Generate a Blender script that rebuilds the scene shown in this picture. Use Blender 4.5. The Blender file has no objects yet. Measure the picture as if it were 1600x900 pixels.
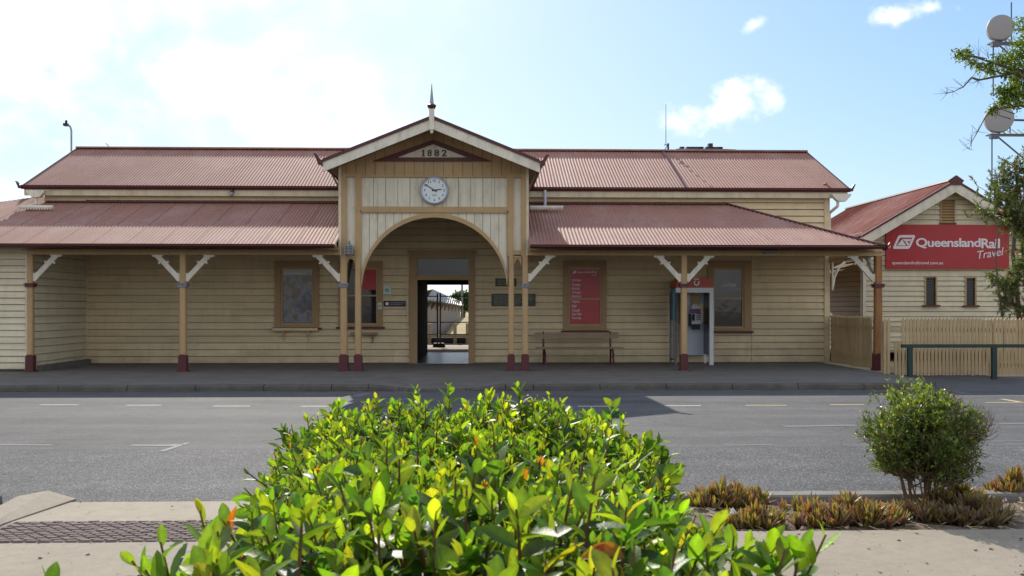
import bpy, bmesh, math, random
from mathutils import Vector, Matrix
R = math.radians
random.seed(7)
SC = bpy.context.scene
COL = SC.collection

# ------------------------------------------------------------------ survey of the place
F, HZ, HC = 1500.0, 480.0, 1.5
TH = R(1.8); S_, C_ = math.sin(TH), math.cos(TH)
def P(px, py, Y):
    """survey point: sight line through the facade drawing, cut by the vertical plane y=Y"""
    xc = (px-800)/F; zc = (HZ-py)/F
    t = Y/(C_-xc*S_)
    return Vector((t*(S_+xc*C_), Y, HC+t*zc))
def X(px, Y): return P(px, HZ, Y).x
def Z(py, Y, px=753): return P(px, py, Y).z
def G(px, py, z=0.0):
    """survey point on a level plane"""
    xc = (px-800)/F
    t = (HC-z)*F/(py-HZ)
    return Vector((t*(S_+xc*C_), t*(C_-xc*S_), z))
YW, YP, YG = 25.8, 22.65, 22.0

# ------------------------------------------------------------------ materials
def new_mat(name):
    m = bpy.data.materials.new(name); m.use_nodes = True
    nt = m.node_tree; b = nt.nodes['Principled BSDF']
    return m, nt, b
def N(nt, typ, **kw):
    n = nt.nodes.new(typ)
    for k, v in kw.items(): setattr(n, k, v)
    return n
def mat(name, col, rough=.6, var=.12, scale=3.0, stretch=(1,1,1), bump=0.0, bscale=60, metal=0.0, spec=.4, stain=None, stain_amt=.35, stain_scale=1.3, coat=0, spots=None):
    m, nt, b = new_mat(name); L = nt.links
    tc = N(nt, 'ShaderNodeTexCoord'); mp = N(nt, 'ShaderNodeMapping'); mp.inputs['Scale'].default_value = stretch
    geo = N(nt, 'ShaderNodeNewGeometry')
    L.new(geo.outputs['Position'], mp.inputs['Vector'])
    nz = N(nt, 'ShaderNodeTexNoise'); nz.inputs['Scale'].default_value = scale; nz.inputs['Detail'].default_value = 6
    L.new(mp.outputs[0], nz.inputs['Vector'])
    mx = N(nt, 'ShaderNodeMix', data_type='RGBA')
    lo = [max(0, c*(1-var*1.6)) for c in col]; hi = [min(1, c*(1+var*1.3)) for c in col]
    mx.inputs[6].default_value = (*lo, 1); mx.inputs[7].default_value = (*hi, 1)
    L.new(nz.outputs[0], mx.inputs[0]); out = mx.outputs[2]
    if stain:
        n2 = N(nt, 'ShaderNodeTexNoise'); n2.inputs['Scale'].default_value = stain_scale; n2.inputs['Detail'].default_value = 9; n2.inputs['Roughness'].default_value = .7
        L.new(mp.outputs[0], n2.inputs['Vector'])
        rp = N(nt, 'ShaderNodeMapRange'); rp.inputs[1].default_value = .5; rp.inputs[2].default_value = .75; rp.inputs[4].default_value = stain_amt
        L.new(n2.outputs[0], rp.inputs[0])
        m2 = N(nt, 'ShaderNodeMix', data_type='RGBA'); m2.inputs[7].default_value = (*stain, 1)
        L.new(rp.outputs[0], m2.inputs[0]); L.new(out, m2.inputs[6]); out = m2.outputs[2]
    L.new(out, b.inputs['Base Color'])
    b.inputs['Roughness'].default_value = rough; b.inputs['Metallic'].default_value = metal
    b.inputs['Specular IOR Level'].default_value = spec
    if coat: b.inputs['Coat Weight'].default_value = coat
    if bump:
        n3 = N(nt, 'ShaderNodeTexNoise'); n3.inputs['Scale'].default_value = bscale; n3.inputs['Detail'].default_value = 4
        L.new(mp.outputs[0], n3.inputs['Vector'])
        bp = N(nt, 'ShaderNodeBump'); bp.inputs['Strength'].default_value = bump; bp.inputs['Distance'].default_value = .01
        L.new(n3.outputs[0], bp.inputs['Height']); L.new(bp.outputs[0], b.inputs['Normal'])
    return m
M = {}
M['cream'] = mat('cream_weatherboard_paint', (.70,.565,.355), .55, .10, 1.2, (.5,.5,3.5), .15, 40, stain=(.27,.2,.12), stain_amt=.34, stain_scale=2.2)
M['cream2'] = mat('pale_weatherboard_paint', (.69,.62,.46), .55, .10, 1.2, (.5,.5,4), .15, 40, stain=(.3,.25,.17), stain_amt=.3, stain_scale=2.5)
M['panel'] = mat('ivory_panel_paint', (.70,.65,.53), .5, .08, 2, (3,1,.35), .1, 40, stain=(.42,.36,.26), stain_amt=.25, stain_scale=3)
M['white'] = mat('ivory_trim_paint', (.74,.70,.60), .5, .08, 3, bump=.08, stain=(.33,.27,.18), stain_amt=.35, stain_scale=5)
M['tan'] = mat('tan_trim_paint', (.47,.315,.155), .5, .12, 2.5, (1,1,.6), .1, 40, stain=(.2,.12,.06), stain_amt=.3, stain_scale=5)
M['tan_dark'] = mat('brown_window_paint', (.37,.235,.115), .5, .12, 2.5, bump=.08, stain=(.13,.08,.05), stain_amt=.3, stain_scale=5)
M['maroon'] = mat('maroon_paint', (.10,.022,.027), .45, .18, 4, bump=.1, stain=(.05,.03,.03), stain_amt=.4, stain_scale=8)
M['gutter'] = mat('maroon_gutter_paint', (.085,.02,.021), .4, .15, 2)
M['roof'] = mat('faded_red_corrugated_steel', (.345,.182,.145), .72, .08, .9, (1,.4,.4), 0, spec=.18, stain=(.47,.29,.25), stain_amt=.4, stain_scale=1.1)
M['roof2'] = mat('rusty_red_corrugated_iron', (.27,.075,.055), .7, .35, 1.5, (.35,3.5,.35), .1, 30, spec=.15, stain=(.55,.42,.38), stain_amt=.85, stain_scale=2.6)
M['soffit'] = mat('brown_soffit_paint', (.17,.115,.07), .7, .15, 3)
M['metal'] = mat('dull_grey_metal', (.30,.31,.32), .45, .1, 8, metal=.6)
M['darkmetal'] = mat('dark_metal', (.035,.035,.04), .45, .2, 10, metal=.3)
M['black'] = mat('black_rubber', (.02,.02,.022), .6, .2, 10)
M['rust'] = mat('rusty_bare_timber_post', (.34,.16,.06), .75, .4, 5, (2,2,.4), .4, 30, stain=(.12,.08,.06), stain_amt=.8, stain_scale=4)
M['bluegrey'] = mat('blue_grey_flaking_collar', (.20,.23,.30), .6, .5, 25)
M['clockrim'] = mat('silver_grey_clock_case', (.36,.40,.47), .35, .05, 5, metal=.2)
M['clockface'] = mat('white_clock_face', (.70,.76,.80), .35, .02, 5)
M['ink'] = mat('dark_ink', (.03,.03,.035), .5, .1, 10)
M['num'] = mat('dark_brown_numeral_paint', (.07,.045,.035), .5, .15, 10)
M['signred'] = mat('red_sign_vinyl', (.39,.024,.032), .35, .08, 1.2, bump=.02, stain=(.35,.05,.05), stain_amt=.35, stain_scale=2)
M['posterred'] = mat('red_poster_print', (.46,.035,.045), .3, .06, 2)
M['lettering'] = mat('pale_sign_lettering', (.75,.72,.78), .4, .03, 4)
M['phonered'] = mat('orange_red_hood_plastic', (.38,.045,.02), .35, .08, 4)
M['boothwhite'] = mat('white_booth_frame', (.62,.64,.68), .35, .05, 4, stain=(.4,.4,.4), stain_amt=.3)
M['boothgrey'] = mat('pale_blue_grey_booth_panel', (.48,.52,.60), .4, .06, 3)
M['blue'] = mat('turquoise_advert_print', (.02,.11,.17), .35, .25, 4)
M['purple'] = mat('maroon_phone_plate', (.16,.03,.10), .4, .1, 5)
M['bench'] = mat('worn_bench_timber', (.34,.24,.16), .65, .3, 6, (.4,2,2), .3, 30)
M['green'] = mat('dark_green_rail_paint', (.016,.04,.04), .4, .2, 4)
M['fence'] = mat('tan_picket_paint', (.47,.345,.19), .65, .16, 3, (3,1,.5), .1, 40, stain=(.30,.17,.07), stain_amt=.45, stain_scale=2.2)
M['plaque'] = mat('dark_bronze_plaque', (.055,.06,.05), .4, .2, 8, metal=.4)
M['plaquetext'] = mat('worn_brass_lettering', (.34,.33,.25), .45, .1, 9, metal=.2)
M['signwhite'] = mat('white_sign_plate', (.60,.66,.62), .4, .04, 5)
M['signgreen'] = mat('teal_symbol', (.03,.30,.22), .4, .05, 5)
M['concrete'] = mat('concrete', (.345,.30,.232), .85, .10, 12, bump=.45, bscale=170, stain=(.22,.185,.14), stain_amt=.4, stain_scale=5, spec=.25)
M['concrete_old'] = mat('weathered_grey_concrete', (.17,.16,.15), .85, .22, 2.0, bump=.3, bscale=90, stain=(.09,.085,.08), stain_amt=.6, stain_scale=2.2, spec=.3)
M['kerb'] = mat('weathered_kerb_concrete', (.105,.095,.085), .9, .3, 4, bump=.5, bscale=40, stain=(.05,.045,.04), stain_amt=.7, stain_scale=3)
M['kerbnear'] = mat('grey_kerb_concrete', (.21,.20,.18), .85, .2, 4, bump=.4, bscale=80)
M['paver'] = mat('brown_brick_paver', (.18,.135,.12), .85, .45, 14, bump=.35, bscale=120)
M['mortar'] = mat('sandy_joint', (.20,.17,.14), .9, .2, 20)
M['line'] = mat('worn_white_road_paint', (.60,.58,.54), .8, .1, 6, spec=.1, stain=(.14,.14,.14), stain_amt=.9, stain_scale=18)
M['liney'] = mat('worn_yellow_road_paint', (.55,.44,.22), .7, .1, 6, stain=(.2,.19,.16), stain_amt=.6, stain_scale=14)
M['linef'] = mat('faded_road_paint', (.165,.165,.165), .8, .2, 6, stain=(.10,.10,.10), stain_amt=1.0, stain_scale=11)
M['mulch'] = mat('dry_bark_mulch', (.17,.125,.085), .95, .55, 30, bump=1.0, bscale=60, stain=(.34,.27,.19), stain_amt=.6, stain_scale=45)
M['straw'] = mat('dry_straw_chips', (.34,.27,.18), .9, .4, 30)
M['shaded_side_wall'] = mat('weatherboard_brown_with_shade', (.31,.235,.15), .6, .15, 1.2, (.5,.5,3.5), .1, 40)  # beige boards browned, the wall's shade is part of this colour
M['leaflitter'] = mat('brown_leaf_litter', (.13,.075,.045), .9, .5, 20)
M['fascia'] = mat('rust_streaked_fascia_paint', (.64,.57,.42), .55, .1, 2, (1,1,.4), .1, 40, stain=(.42,.22,.09), stain_amt=.45, stain_scale=2.1)
M['roofjoint'] = mat('dark_sheet_lap', (.27,.14,.115), .7, .1, 3)  # lap strips a little darker than the roof sheets
M['booth_side'] = mat('grey_booth_side', (.13,.13,.14), .5, .1, 4)
M['ground'] = mat('dry_ground', (.30,.24,.15), .95, .25, .8, bump=.3, bscale=20)
M['grassy'] = mat('dry_grass_bank', (.36,.28,.13), .95, .3, 1.2, bump=.4, bscale=20)
M['bark'] = mat('grey_brown_bark', (.12,.095,.07), .9, .35, 12, (1,1,.3), .6, 40)
M['twig'] = mat('brown_twig', (.17,.11,.075), .8, .3, 20)
M['stem'] = mat('red_brown_hedge_stem', (.13,.06,.025), .7, .3, 20)
M['shedwall'] = mat('shed_cladding', (.29,.235,.18), .7, .15, 2, (6,6,.3), stain=(.3,.22,.16), stain_amt=.4)
M['shedroof'] = mat('weathered_zinc_roof', (.22,.21,.20), .5, .2, 2, metal=.3)
M['dish'] = mat('pale_grey_dish_cover', (.30,.30,.33), .5, .06, .6)
M['tower'] = mat('galvanised_tower_steel', (.10,.11,.15), .5, .15, 2, metal=.4)
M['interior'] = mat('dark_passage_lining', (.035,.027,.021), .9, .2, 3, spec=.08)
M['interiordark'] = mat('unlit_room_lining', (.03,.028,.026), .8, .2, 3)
M['passfloor'] = mat('polished_passage_floor', (.16,.165,.18), .28, .2, 3, (1,.3,1), stain=(.08,.08,.09), stain_amt=.5, spec=.6)
M['litter'] = mat('white_paper', (.7,.7,.72), .6, .05, 5)

def asphalt():
    m, nt, b = new_mat('asphalt'); L = nt.links
    geo = N(nt, 'ShaderNodeNewGeometry'); sx = N(nt, 'ShaderNodeSeparateXYZ'); L.new(geo.outputs['Position'], sx.inputs[0])
    def noise(sc, det=3, rough=.6):
        n = N(nt, 'ShaderNodeTexNoise'); n.inputs['Scale'].default_value = sc; n.inputs['Detail'].default_value = det; n.inputs['Roughness'].default_value = rough
        L.new(geo.outputs['Position'], n.inputs['Vector']); return n.outputs[0]
    def rng(src, a, bb, c, d):
        r = N(nt, 'ShaderNodeMapRange'); L.new(src, r.inputs[0])
        for i, v in enumerate((a, bb, c, d)): r.inputs[i+1].default_value = v
        return r.outputs[0]
    vor = N(nt, 'ShaderNodeTexVoronoi'); vor.inputs['Scale'].default_value = 105; L.new(geo.outputs['Position'], vor.inputs['Vector'])
    sep = N(nt, 'ShaderNodeSeparateColor'); L.new(vor.outputs['Color'], sep.inputs[0])
    stone = rng(sep.outputs[0], .55, 1.0, 0, 1)
    # near lane: a coarser, newer seal
    wob = noise(.5, 2); wm = N(nt, 'ShaderNodeMath', operation='MULTIPLY_ADD'); L.new(wob, wm.inputs[0]); wm.inputs[1].default_value = .35; L.new(sx.outputs[1], wm.inputs[2])
    lane = rng(wm.outputs[0], 10.42, 10.50, 1, 0)
    amt = N(nt, 'ShaderNodeMath', operation='MULTIPLY_ADD'); L.new(lane, amt.inputs[0]); amt.inputs[1].default_value = .40; amt.inputs[2].default_value = .32
    fac = N(nt, 'ShaderNodeMath', operation='MULTIPLY'); L.new(stone, fac.inputs[0]); L.new(amt.outputs[0], fac.inputs[1])
    base = N(nt, 'ShaderNodeMix', data_type='RGBA'); base.inputs[6].default_value = (.088,.088,.091,1); base.inputs[7].default_value = (.128,.127,.126,1)
    L.new(noise(.7, 8, .65), base.inputs[0])
    base2 = N(nt, 'ShaderNodeMix', data_type='RGBA'); base2.inputs[7].default_value = (.062,.063,.067,1)
    l5 = N(nt, 'ShaderNodeMath', operation='MULTIPLY'); l5.inputs[1].default_value = .6; L.new(lane, l5.inputs[0])
    L.new(l5.outputs[0], base2.inputs[0]); L.new(base.outputs[2], base2.inputs[6])
    mx = N(nt, 'ShaderNodeMix', data_type='RGBA'); mx.inputs[7].default_value = (.36,.36,.37,1)
    L.new(fac.outputs[0], mx.inputs[0]); L.new(base2.outputs[2], mx.inputs[6])
    # tyre-polished strips and oil patches
    oil = rng(noise(.35, 5, .6), .52, .72, 0, .45)
    mo = N(nt, 'ShaderNodeMix', data_type='RGBA'); mo.inputs[7].default_value = (.035,.035,.037,1); L.new(oil, mo.inputs[0]); L.new(mx.outputs[2], mo.inputs[6])
    L.new(mo.outputs[2], b.inputs['Base Color'])
    b.inputs['Roughness'].default_value = .85; b.inputs['Specular IOR Level'].default_value = .16
    bp = N(nt, 'ShaderNodeBump'); bp.inputs['Strength'].default_value = .5; bp.inputs['Distance'].default_value = .005
    L.new(vor.outputs['Distance'], bp.inputs['Height']); L.new(bp.outputs[0], b.inputs['Normal'])
    return m
M['asphalt'] = asphalt()

def mth(nt, op, a, b=None, c=None):
    n = N(nt, 'ShaderNodeMath', operation=op)
    for i, q in enumerate((a,b,c)):
        if q is None: continue
        if isinstance(q, (int,float)): n.inputs[i].default_value = q
        else: nt.links.new(q, n.inputs[i])
    return n.outputs[0]
def wnoise(nt, a, b=None):
    c = N(nt, 'ShaderNodeCombineXYZ'); n = N(nt, 'ShaderNodeTexWhiteNoise'); n.noise_dimensions = '3D'
    for i, q in enumerate((a, b)):
        if q is None: continue
        if isinstance(q, (int,float)): c.inputs[i].default_value = q
        else: nt.links.new(q, c.inputs[i])
    nt.links.new(c.outputs[0], n.inputs['Vector']); return n.outputs['Value']
def relink(m, fac=None, over=None):
    """multiply the base colour by fac, then lay (colour, mask) layers over it"""
    nt = m.node_tree; b = nt.nodes['Principled BSDF']; src = b.inputs['Base Color'].links[0].from_socket
    if fac is not None:
        x = N(nt, 'ShaderNodeMix', data_type='RGBA', blend_type='MULTIPLY'); x.inputs[0].default_value = 1
        nt.links.new(src, x.inputs[6]); nt.links.new(fac, x.inputs[7]); src = x.outputs[2]
    for col, mask in over or ():
        x = N(nt, 'ShaderNodeMix', data_type='RGBA'); x.inputs[7].default_value = (*col, 1); nt.links.new(src, x.inputs[6]); nt.links.new(mask, x.inputs[0]); src = x.outputs[2]
    nt.links.new(src, b.inputs['Base Color'])
def posxyz(nt):
    g = N(nt, 'ShaderNodeNewGeometry'); sx = N(nt, 'ShaderNodeSeparateXYZ'); nt.links.new(g.outputs['Position'], sx.inputs[0]); return g.outputs['Position'], sx.outputs
def noise_(nt, vec, sc, det=4, rough=.6, stretch=None):
    if stretch:
        mp = N(nt, 'ShaderNodeMapping'); mp.inputs['Scale'].default_value = stretch; nt.links.new(vec, mp.inputs[0]); vec = mp.outputs[0]
    n = N(nt, 'ShaderNodeTexNoise'); n.inputs['Scale'].default_value = sc; n.inputs['Detail'].default_value = det; n.inputs['Roughness'].default_value = rough; nt.links.new(vec, n.inputs['Vector']); return n.outputs[0]
def ramp_(nt, src, a, b, c, d):
    r = N(nt, 'ShaderNodeMapRange'); nt.links.new(src, r.inputs[0])
    for i, v in enumerate((a,b,c,d)): r.inputs[i+1].default_value = v
    return r.outputs[0]
def cracks(nt, vec, sc, w, mask_sc=.5, lo=.5, hi=.62):
    mpn = N(nt, 'ShaderNodeVectorMath', operation='MULTIPLY_ADD'); nn = N(nt, 'ShaderNodeTexNoise'); nn.inputs['Scale'].default_value = sc*2.5; nt.links.new(vec, nn.inputs['Vector'])
    nt.links.new(nn.outputs['Color'], mpn.inputs[0]); mpn.inputs[1].default_value = (.35/sc,)*3; nt.links.new(vec, mpn.inputs[2])
    v = N(nt, 'ShaderNodeTexVoronoi', feature='DISTANCE_TO_EDGE'); v.inputs['Scale'].default_value = sc; nt.links.new(mpn.outputs[0], v.inputs['Vector'])
    line = ramp_(nt, v.outputs['Distance'], 0, w*sc, 1, 0)
    return mth(nt, 'MULTIPLY', line, ramp_(nt, noise_(nt, vec, mask_sc, 3), lo, hi, 0, 1))
def age_boards(m, bh, axis=0):
    nt = m.node_tree; p, o = posxyz(nt)
    row = mth(nt, 'FLOOR', mth(nt, 'DIVIDE', o[2], bh))
    xx = mth(nt, 'DIVIDE', mth(nt, 'ADD', o[0], mth(nt, 'MULTIPLY', wnoise(nt, row), 3.9)), 3.9)
    cell = mth(nt, 'FLOOR', xx); fr = mth(nt, 'FRACT', xx)
    fac = ramp_(nt, wnoise(nt, row, cell), 0, 1, .90, 1.07)
    joint = mth(nt, 'MULTIPLY', ramp_(nt, fr, .0012, .0018, 1, 0), .30)
    peel = ramp_(nt, noise_(nt, p, 9, 8, .7, (.6,.6,2.2)), .67, .71, 0, .7)
    grime = mth(nt, 'MULTIPLY', ramp_(nt, noise_(nt, p, 3.2, 7, .68, (1.6,1.6,.35)), .47, .75, 0, .36), 1.0)
    foot = mth(nt, 'MULTIPLY', ramp_(nt, o[2], .05, .55, 1, 0), ramp_(nt, noise_(nt, p, 2.2, 6), .4, .65, .1, .55))
    relink(m, fac, [((.40,.31,.20), grime), ((.30,.24,.16), foot), ((.20,.16,.115), peel), ((.05,.04,.03), joint)])
def age_roof(m, w=.765):
    nt = m.node_tree; p, o = posxyz(nt)
    sh = wnoise(nt, mth(nt, 'FLOOR', mth(nt, 'DIVIDE', o[0], w)), mth(nt, 'FLOOR', mth(nt, 'DIVIDE', o[1], 2.1)))
    fac = ramp_(nt, sh, 0, 1, .94, 1.04)
    rust = ramp_(nt, noise_(nt, p, 4.5, 8, .7, (2.5,.35,.35)), .60, .76, 0, .6)
    dust = ramp_(nt, noise_(nt, p, 1.4, 6, .65, (1,.5,.5)), .48, .72, 0, .4)
    # screw rows
    fx_ = mth(nt, 'ABSOLUTE', mth(nt, 'SUBTRACT', mth(nt, 'FRACT', mth(nt, 'DIVIDE', o[0], .17)), .5)); fy_ = mth(nt, 'ABSOLUTE', mth(nt, 'SUBTRACT', mth(nt, 'FRACT', mth(nt, 'DIVIDE', o[1], .82)), .5))
    scr = mth(nt, 'MULTIPLY', ramp_(nt, fx_, .10, .13, 1, 0), ramp_(nt, fy_, .020, .028, .6, 0))
    relink(m, fac, [((.46,.33,.30), dust), ((.25,.105,.06), rust), ((.13,.07,.06), scr)])
def age_concrete(m):
    nt = m.node_tree; p, o = posxyz(nt)
    big = ramp_(nt, noise_(nt, p, .9, 8, .66), .35, .7, .90, 1.05)
    speck = ramp_(nt, noise_(nt, p, 70, 4, .6), .56, .72, 0, .55)
    spot = ramp_(nt, noise_(nt, p, 11, 2, .4), .70, .73, 0, .35)
    cr = mth(nt, 'MULTIPLY', cracks(nt, p, .55, .006, .6, .46, .58), .8)
    relink(m, big, [((.13,.115,.095), speck), ((.12,.105,.09), spot), ((.06,.05,.04), cr)])
def age_asphalt(m):
    nt = m.node_tree; p, o = posxyz(nt)
    tr = ramp_(nt, noise_(nt, p, 1.0, 5, .6, (.10,1.5,1)), .35, .68, .80, 1.12)
    wear = ramp_(nt, noise_(nt, p, 1.6, 8, .7), .35, .72, .84, 1.1)
    oil = ramp_(nt, noise_(nt, p, 1.3, 4, .55, (1,.8,1)), .64, .74, 0, .45)
    cr = mth(nt, 'MULTIPLY', cracks(nt, p, .42, .010, .35, .45, .56), .75)
    seam = mth(nt, 'MULTIPLY', ramp_(nt, mth(nt, 'ABSOLUTE', mth(nt, 'SUBTRACT', mth(nt, 'ADD', o[1], mth(nt, 'MULTIPLY', noise_(nt, p, .5, 2), .35)), 10.47)), .0, .03, .55, 0), 1.0)
    relink(m, mth(nt, 'MULTIPLY', tr, wear), [((.045,.045,.047), oil), ((.03,.03,.032), cr), ((.035,.035,.037), seam)])
age_boards(M['cream'], .18); age_boards(M['cream2'], .15); age_roof(M['roof']); age_concrete(M['concrete']); age_concrete(M['concrete_old']); age_asphalt(M['asphalt'])
def age_trim(m):
    nt = m.node_tree; p, o = posxyz(nt)
    chips = ramp_(nt, noise_(nt, p, 14, 6, .7), .66, .70, 0, .7); grime = ramp_(nt, noise_(nt, p, 5, 6, .65, (1,1,.3)), .48, .74, 0, .45)
    relink(m, None, [((.26,.19,.12), grime), ((.11,.08,.06), chips)])
for k in ('white','tan','panel','fence','fascia'): age_trim(M[k])
def printed():
    m, nt, b = new_mat('faded_window_print'); p, o = posxyz(nt)
    a = noise_(nt, p, 3.2, 5, .6); c = N(nt, 'ShaderNodeValToRGB'); e = c.color_ramp.elements
    e[0].position = .36; e[0].color = (.05,.055,.09,1); e[1].position = .68; e[1].color = (.10,.07,.055,1)
    for pos, col in ((.46,(.12,.13,.19,1)),(.53,(.20,.21,.26,1)),(.58,(.15,.11,.10,1))): q = e.new(pos); q.color = col
    nt.links.new(a, c.inputs[0]); nt.links.new(c.outputs[0], b.inputs['Base Color']); b.inputs['Roughness'].default_value = .15; return m
M['print'] = printed()
def glass(name, col=(.02,.022,.03), rough=.06, spec=.5):
    m, nt, b = new_mat(name); L = nt.links
    geo = N(nt, 'ShaderNodeNewGeometry')
    n = N(nt, 'ShaderNodeTexNoise'); n.inputs['Scale'].default_value = 2.5; L.new(geo.outputs['Position'], n.inputs['Vector'])
    bp = N(nt, 'ShaderNodeBump'); bp.inputs['Strength'].default_value = .05; bp.inputs['Distance'].default_value = .05
    L.new(n.outputs[0], bp.inputs['Height']); L.new(bp.outputs[0], b.inputs['Normal'])
    b.inputs['Base Color'].default_value = (*col, 1); b.inputs['Roughness'].default_value = rough; b.inputs['Specular IOR Level'].default_value = spec
    return m
M['pane'] = glass('window_glass')
M['pane_blue'] = glass('reflecting_window_glass', (.03,.032,.045), .05, .8)

def leafmat(name, rough=.3, trans=.4, gain=1.6, coat=0.0, mottle=0.0):
    m, nt, b = new_mat(name); L = nt.links
    at = N(nt, 'ShaderNodeAttribute', attribute_name='Col')
    src = at.outputs['Color']
    if mottle:
        p, o = posxyz(nt); f = mth(nt, 'MULTIPLY', ramp_(nt, noise_(nt, p, 45, 4, .65), .3, .7, 1-mottle*1.4, 1+mottle), ramp_(nt, noise_(nt, p, 3.5, 3), .35, .65, .82, 1.15))
        x = N(nt, 'ShaderNodeMix', data_type='RGBA', blend_type='MULTIPLY'); x.inputs[0].default_value = 1; L.new(src, x.inputs[6]); L.new(f, x.inputs[7]); src = x.outputs[2]
        sp = ramp_(nt, noise_(nt, p, 75, 2, .5), .70, .74, 0, .6); x = N(nt, 'ShaderNodeMix', data_type='RGBA'); x.inputs[7].default_value = (.10,.06,.02,1); L.new(sp, x.inputs[0]); L.new(src, x.inputs[6]); src = x.outputs[2]
        nb = N(nt, 'ShaderNodeBump'); nb.inputs['Strength'].default_value = .25; nb.inputs['Distance'].default_value = .004; L.new(noise_(nt, p, 130, 3), nb.inputs['Height']); L.new(nb.outputs[0], b.inputs['Normal'])
    L.new(src, b.inputs['Base Color']); b.inputs['Roughness'].default_value = rough
    b.inputs['Specular IOR Level'].default_value = .5 if not mottle else .32; b.inputs['Coat Weight'].default_value = coat; b.inputs['Coat Roughness'].default_value = .2
    tr = N(nt, 'ShaderNodeBsdfTranslucent')
    g = N(nt, 'ShaderNodeMix', data_type='RGBA', blend_type='MULTIPLY'); g.inputs[0].default_value = 1; g.inputs[7].default_value = (gain*1.15, gain*1.1, gain*.4, 1)
    L.new(src, g.inputs[6]); L.new(g.outputs[2], tr.inputs['Color'])
    mx = N(nt, 'ShaderNodeMixShader'); mx.inputs[0].default_value = trans
    L.new(b.outputs[0], mx.inputs[1]); L.new(tr.outputs[0], mx.inputs[2])
    L.new(mx.outputs[0], nt.nodes['Material Output'].inputs['Surface'])
    return m
M['hedgeleaf'] = leafmat('glossy_hedge_leaf', .44, .48, 1.9, .0, .18)
M['treeleaf'] = leafmat('tree_leaf', .4, .4, 1.8)
M['strapleaf'] = leafmat('purple_strap_leaf', .42, .3, 1.3)

# ------------------------------------------------------------------ mesh builder
class MB:
    def __init__(s): s.v = []; s.f = []; s.c = None
    def add(s, vs, fs):
        o = len(s.v); s.v += [tuple(v) for v in vs]; s.f += [tuple(i+o for i in f) for f in fs]; return s
    def box(s, x0, x1, y0, y1, z0, z1):
        vs = [(x0,y0,z0),(x1,y0,z0),(x1,y1,z0),(x0,y1,z0),(x0,y0,z1),(x1,y0,z1),(x1,y1,z1),(x0,y1,z1)]
        return s.add(vs, [(0,3,2,1),(4,5,6,7),(0,1,5,4),(1,2,6,5),(2,3,7,6),(3,0,4,7)])
    def prism(s, poly, y0, y1):
        """poly of (x,z), counter-clockwise as seen from -Y"""
        n = len(poly)
        vs = [(x,y0,z) for x,z in poly]+[(x,y1,z) for x,z in poly]
        fs = [tuple(range(n)), tuple(range(2*n-1, n-1, -1))]
        fs += [(i, i+n, (i+1)%n+n, (i+1)%n) for i in range(n)]
        return s.add(vs, fs)
    def extr(s, pts, d):
        n = len(pts); d = Vector(d)
        vs = [Vector(p) for p in pts]+[Vector(p)+d for p in pts]
        fs = [tuple(range(n)), tuple(range(2*n-1, n-1, -1))]
        fs += [(i, i+n, (i+1)%n+n, (i+1)%n) for i in range(n)]
        return s.add(vs, fs)
    def tube(s, p0, p1, r0, r1=None, n=8, cap=True):
        p0, p1 = Vector(p0), Vector(p1); r1 = r0 if r1 is None else r1
        d = (p1-p0); 
        if d.length < 1e-6: return s
        q = d.to_track_quat('Z', 'Y'); a = q @ Vector((1,0,0)); b = q @ Vector((0,1,0))
        vs = []
        for p, r in ((p0,r0),(p1,r1)):
            for i in range(n):
                t = 2*math.pi*i/n; vs.append(p+a*(r*math.cos(t))+b*(r*math.sin(t)))
        fs = [(i,(i+1)%n,(i+1)%n+n,i+n) for i in range(n)]
        if cap: fs += [tuple(range(n-1,-1,-1)), tuple(range(n,2*n))]
        return s.add(vs, fs)
    def path(s, pts, r0, r1=None, n=6):
        r1 = r0 if r1 is None else r1; k = len(pts)-1
        for i in range(k):
            s.tube(pts[i], pts[i+1], r0+(r1-r0)*i/k, r0+(r1-r0)*(i+1)/k, n)
        return s
    def lathe(s, c, prof, n=16, axis='Z'):
        vs = []; c = Vector(c)
        for r, h in prof:
            for i in range(n):
                t = 2*math.pi*i/n
                if axis == 'Z': vs.append(c+Vector((r*math.cos(t), r*math.sin(t), h)))
                else: vs.append(c+Vector((r*math.cos(t), -h, r*math.sin(t))))
        fs = []
        for k in range(len(prof)-1):
            for i in range(n):
                fs.append((k*n+i, k*n+(i+1)%n, (k+1)*n+(i+1)%n, (k+1)*n+i))
        fs.append(tuple(range(n-1,-1,-1))); fs.append(tuple(range((len(prof)-1)*n, len(prof)*n)))
        return s.add(vs, fs)
    def build(s, name, m, parent=None, keep=False, smooth=False):
        return link(name, s.v, s.f, m, parent, keep, smooth, s.c)
def islands(mb):
    par = list(range(len(mb.v)))
    def find(a):
        while par[a] != a: par[a] = par[par[a]]; a = par[a]
        return a
    for f in mb.f:
        r = find(f[0])
        for i in f[1:]: par[find(i)] = r
    groups = {}
    for f in mb.f: groups.setdefault(find(f[0]), []).append(f)
    out = []
    for fs in groups.values():
        ids = sorted({i for f in fs for i in f}); mp = {i: k for k, i in enumerate(ids)}
        m = MB(); m.add([mb.v[i] for i in ids], [tuple(mp[i] for i in f) for f in fs]); out.append(m)
    return out
def build_each(mb, name, m, parent):
    """every separate piece becomes a part of its own"""
    return [p.build(name, m, parent) for p in islands(mb)]
WORLD_AT = {}
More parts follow.
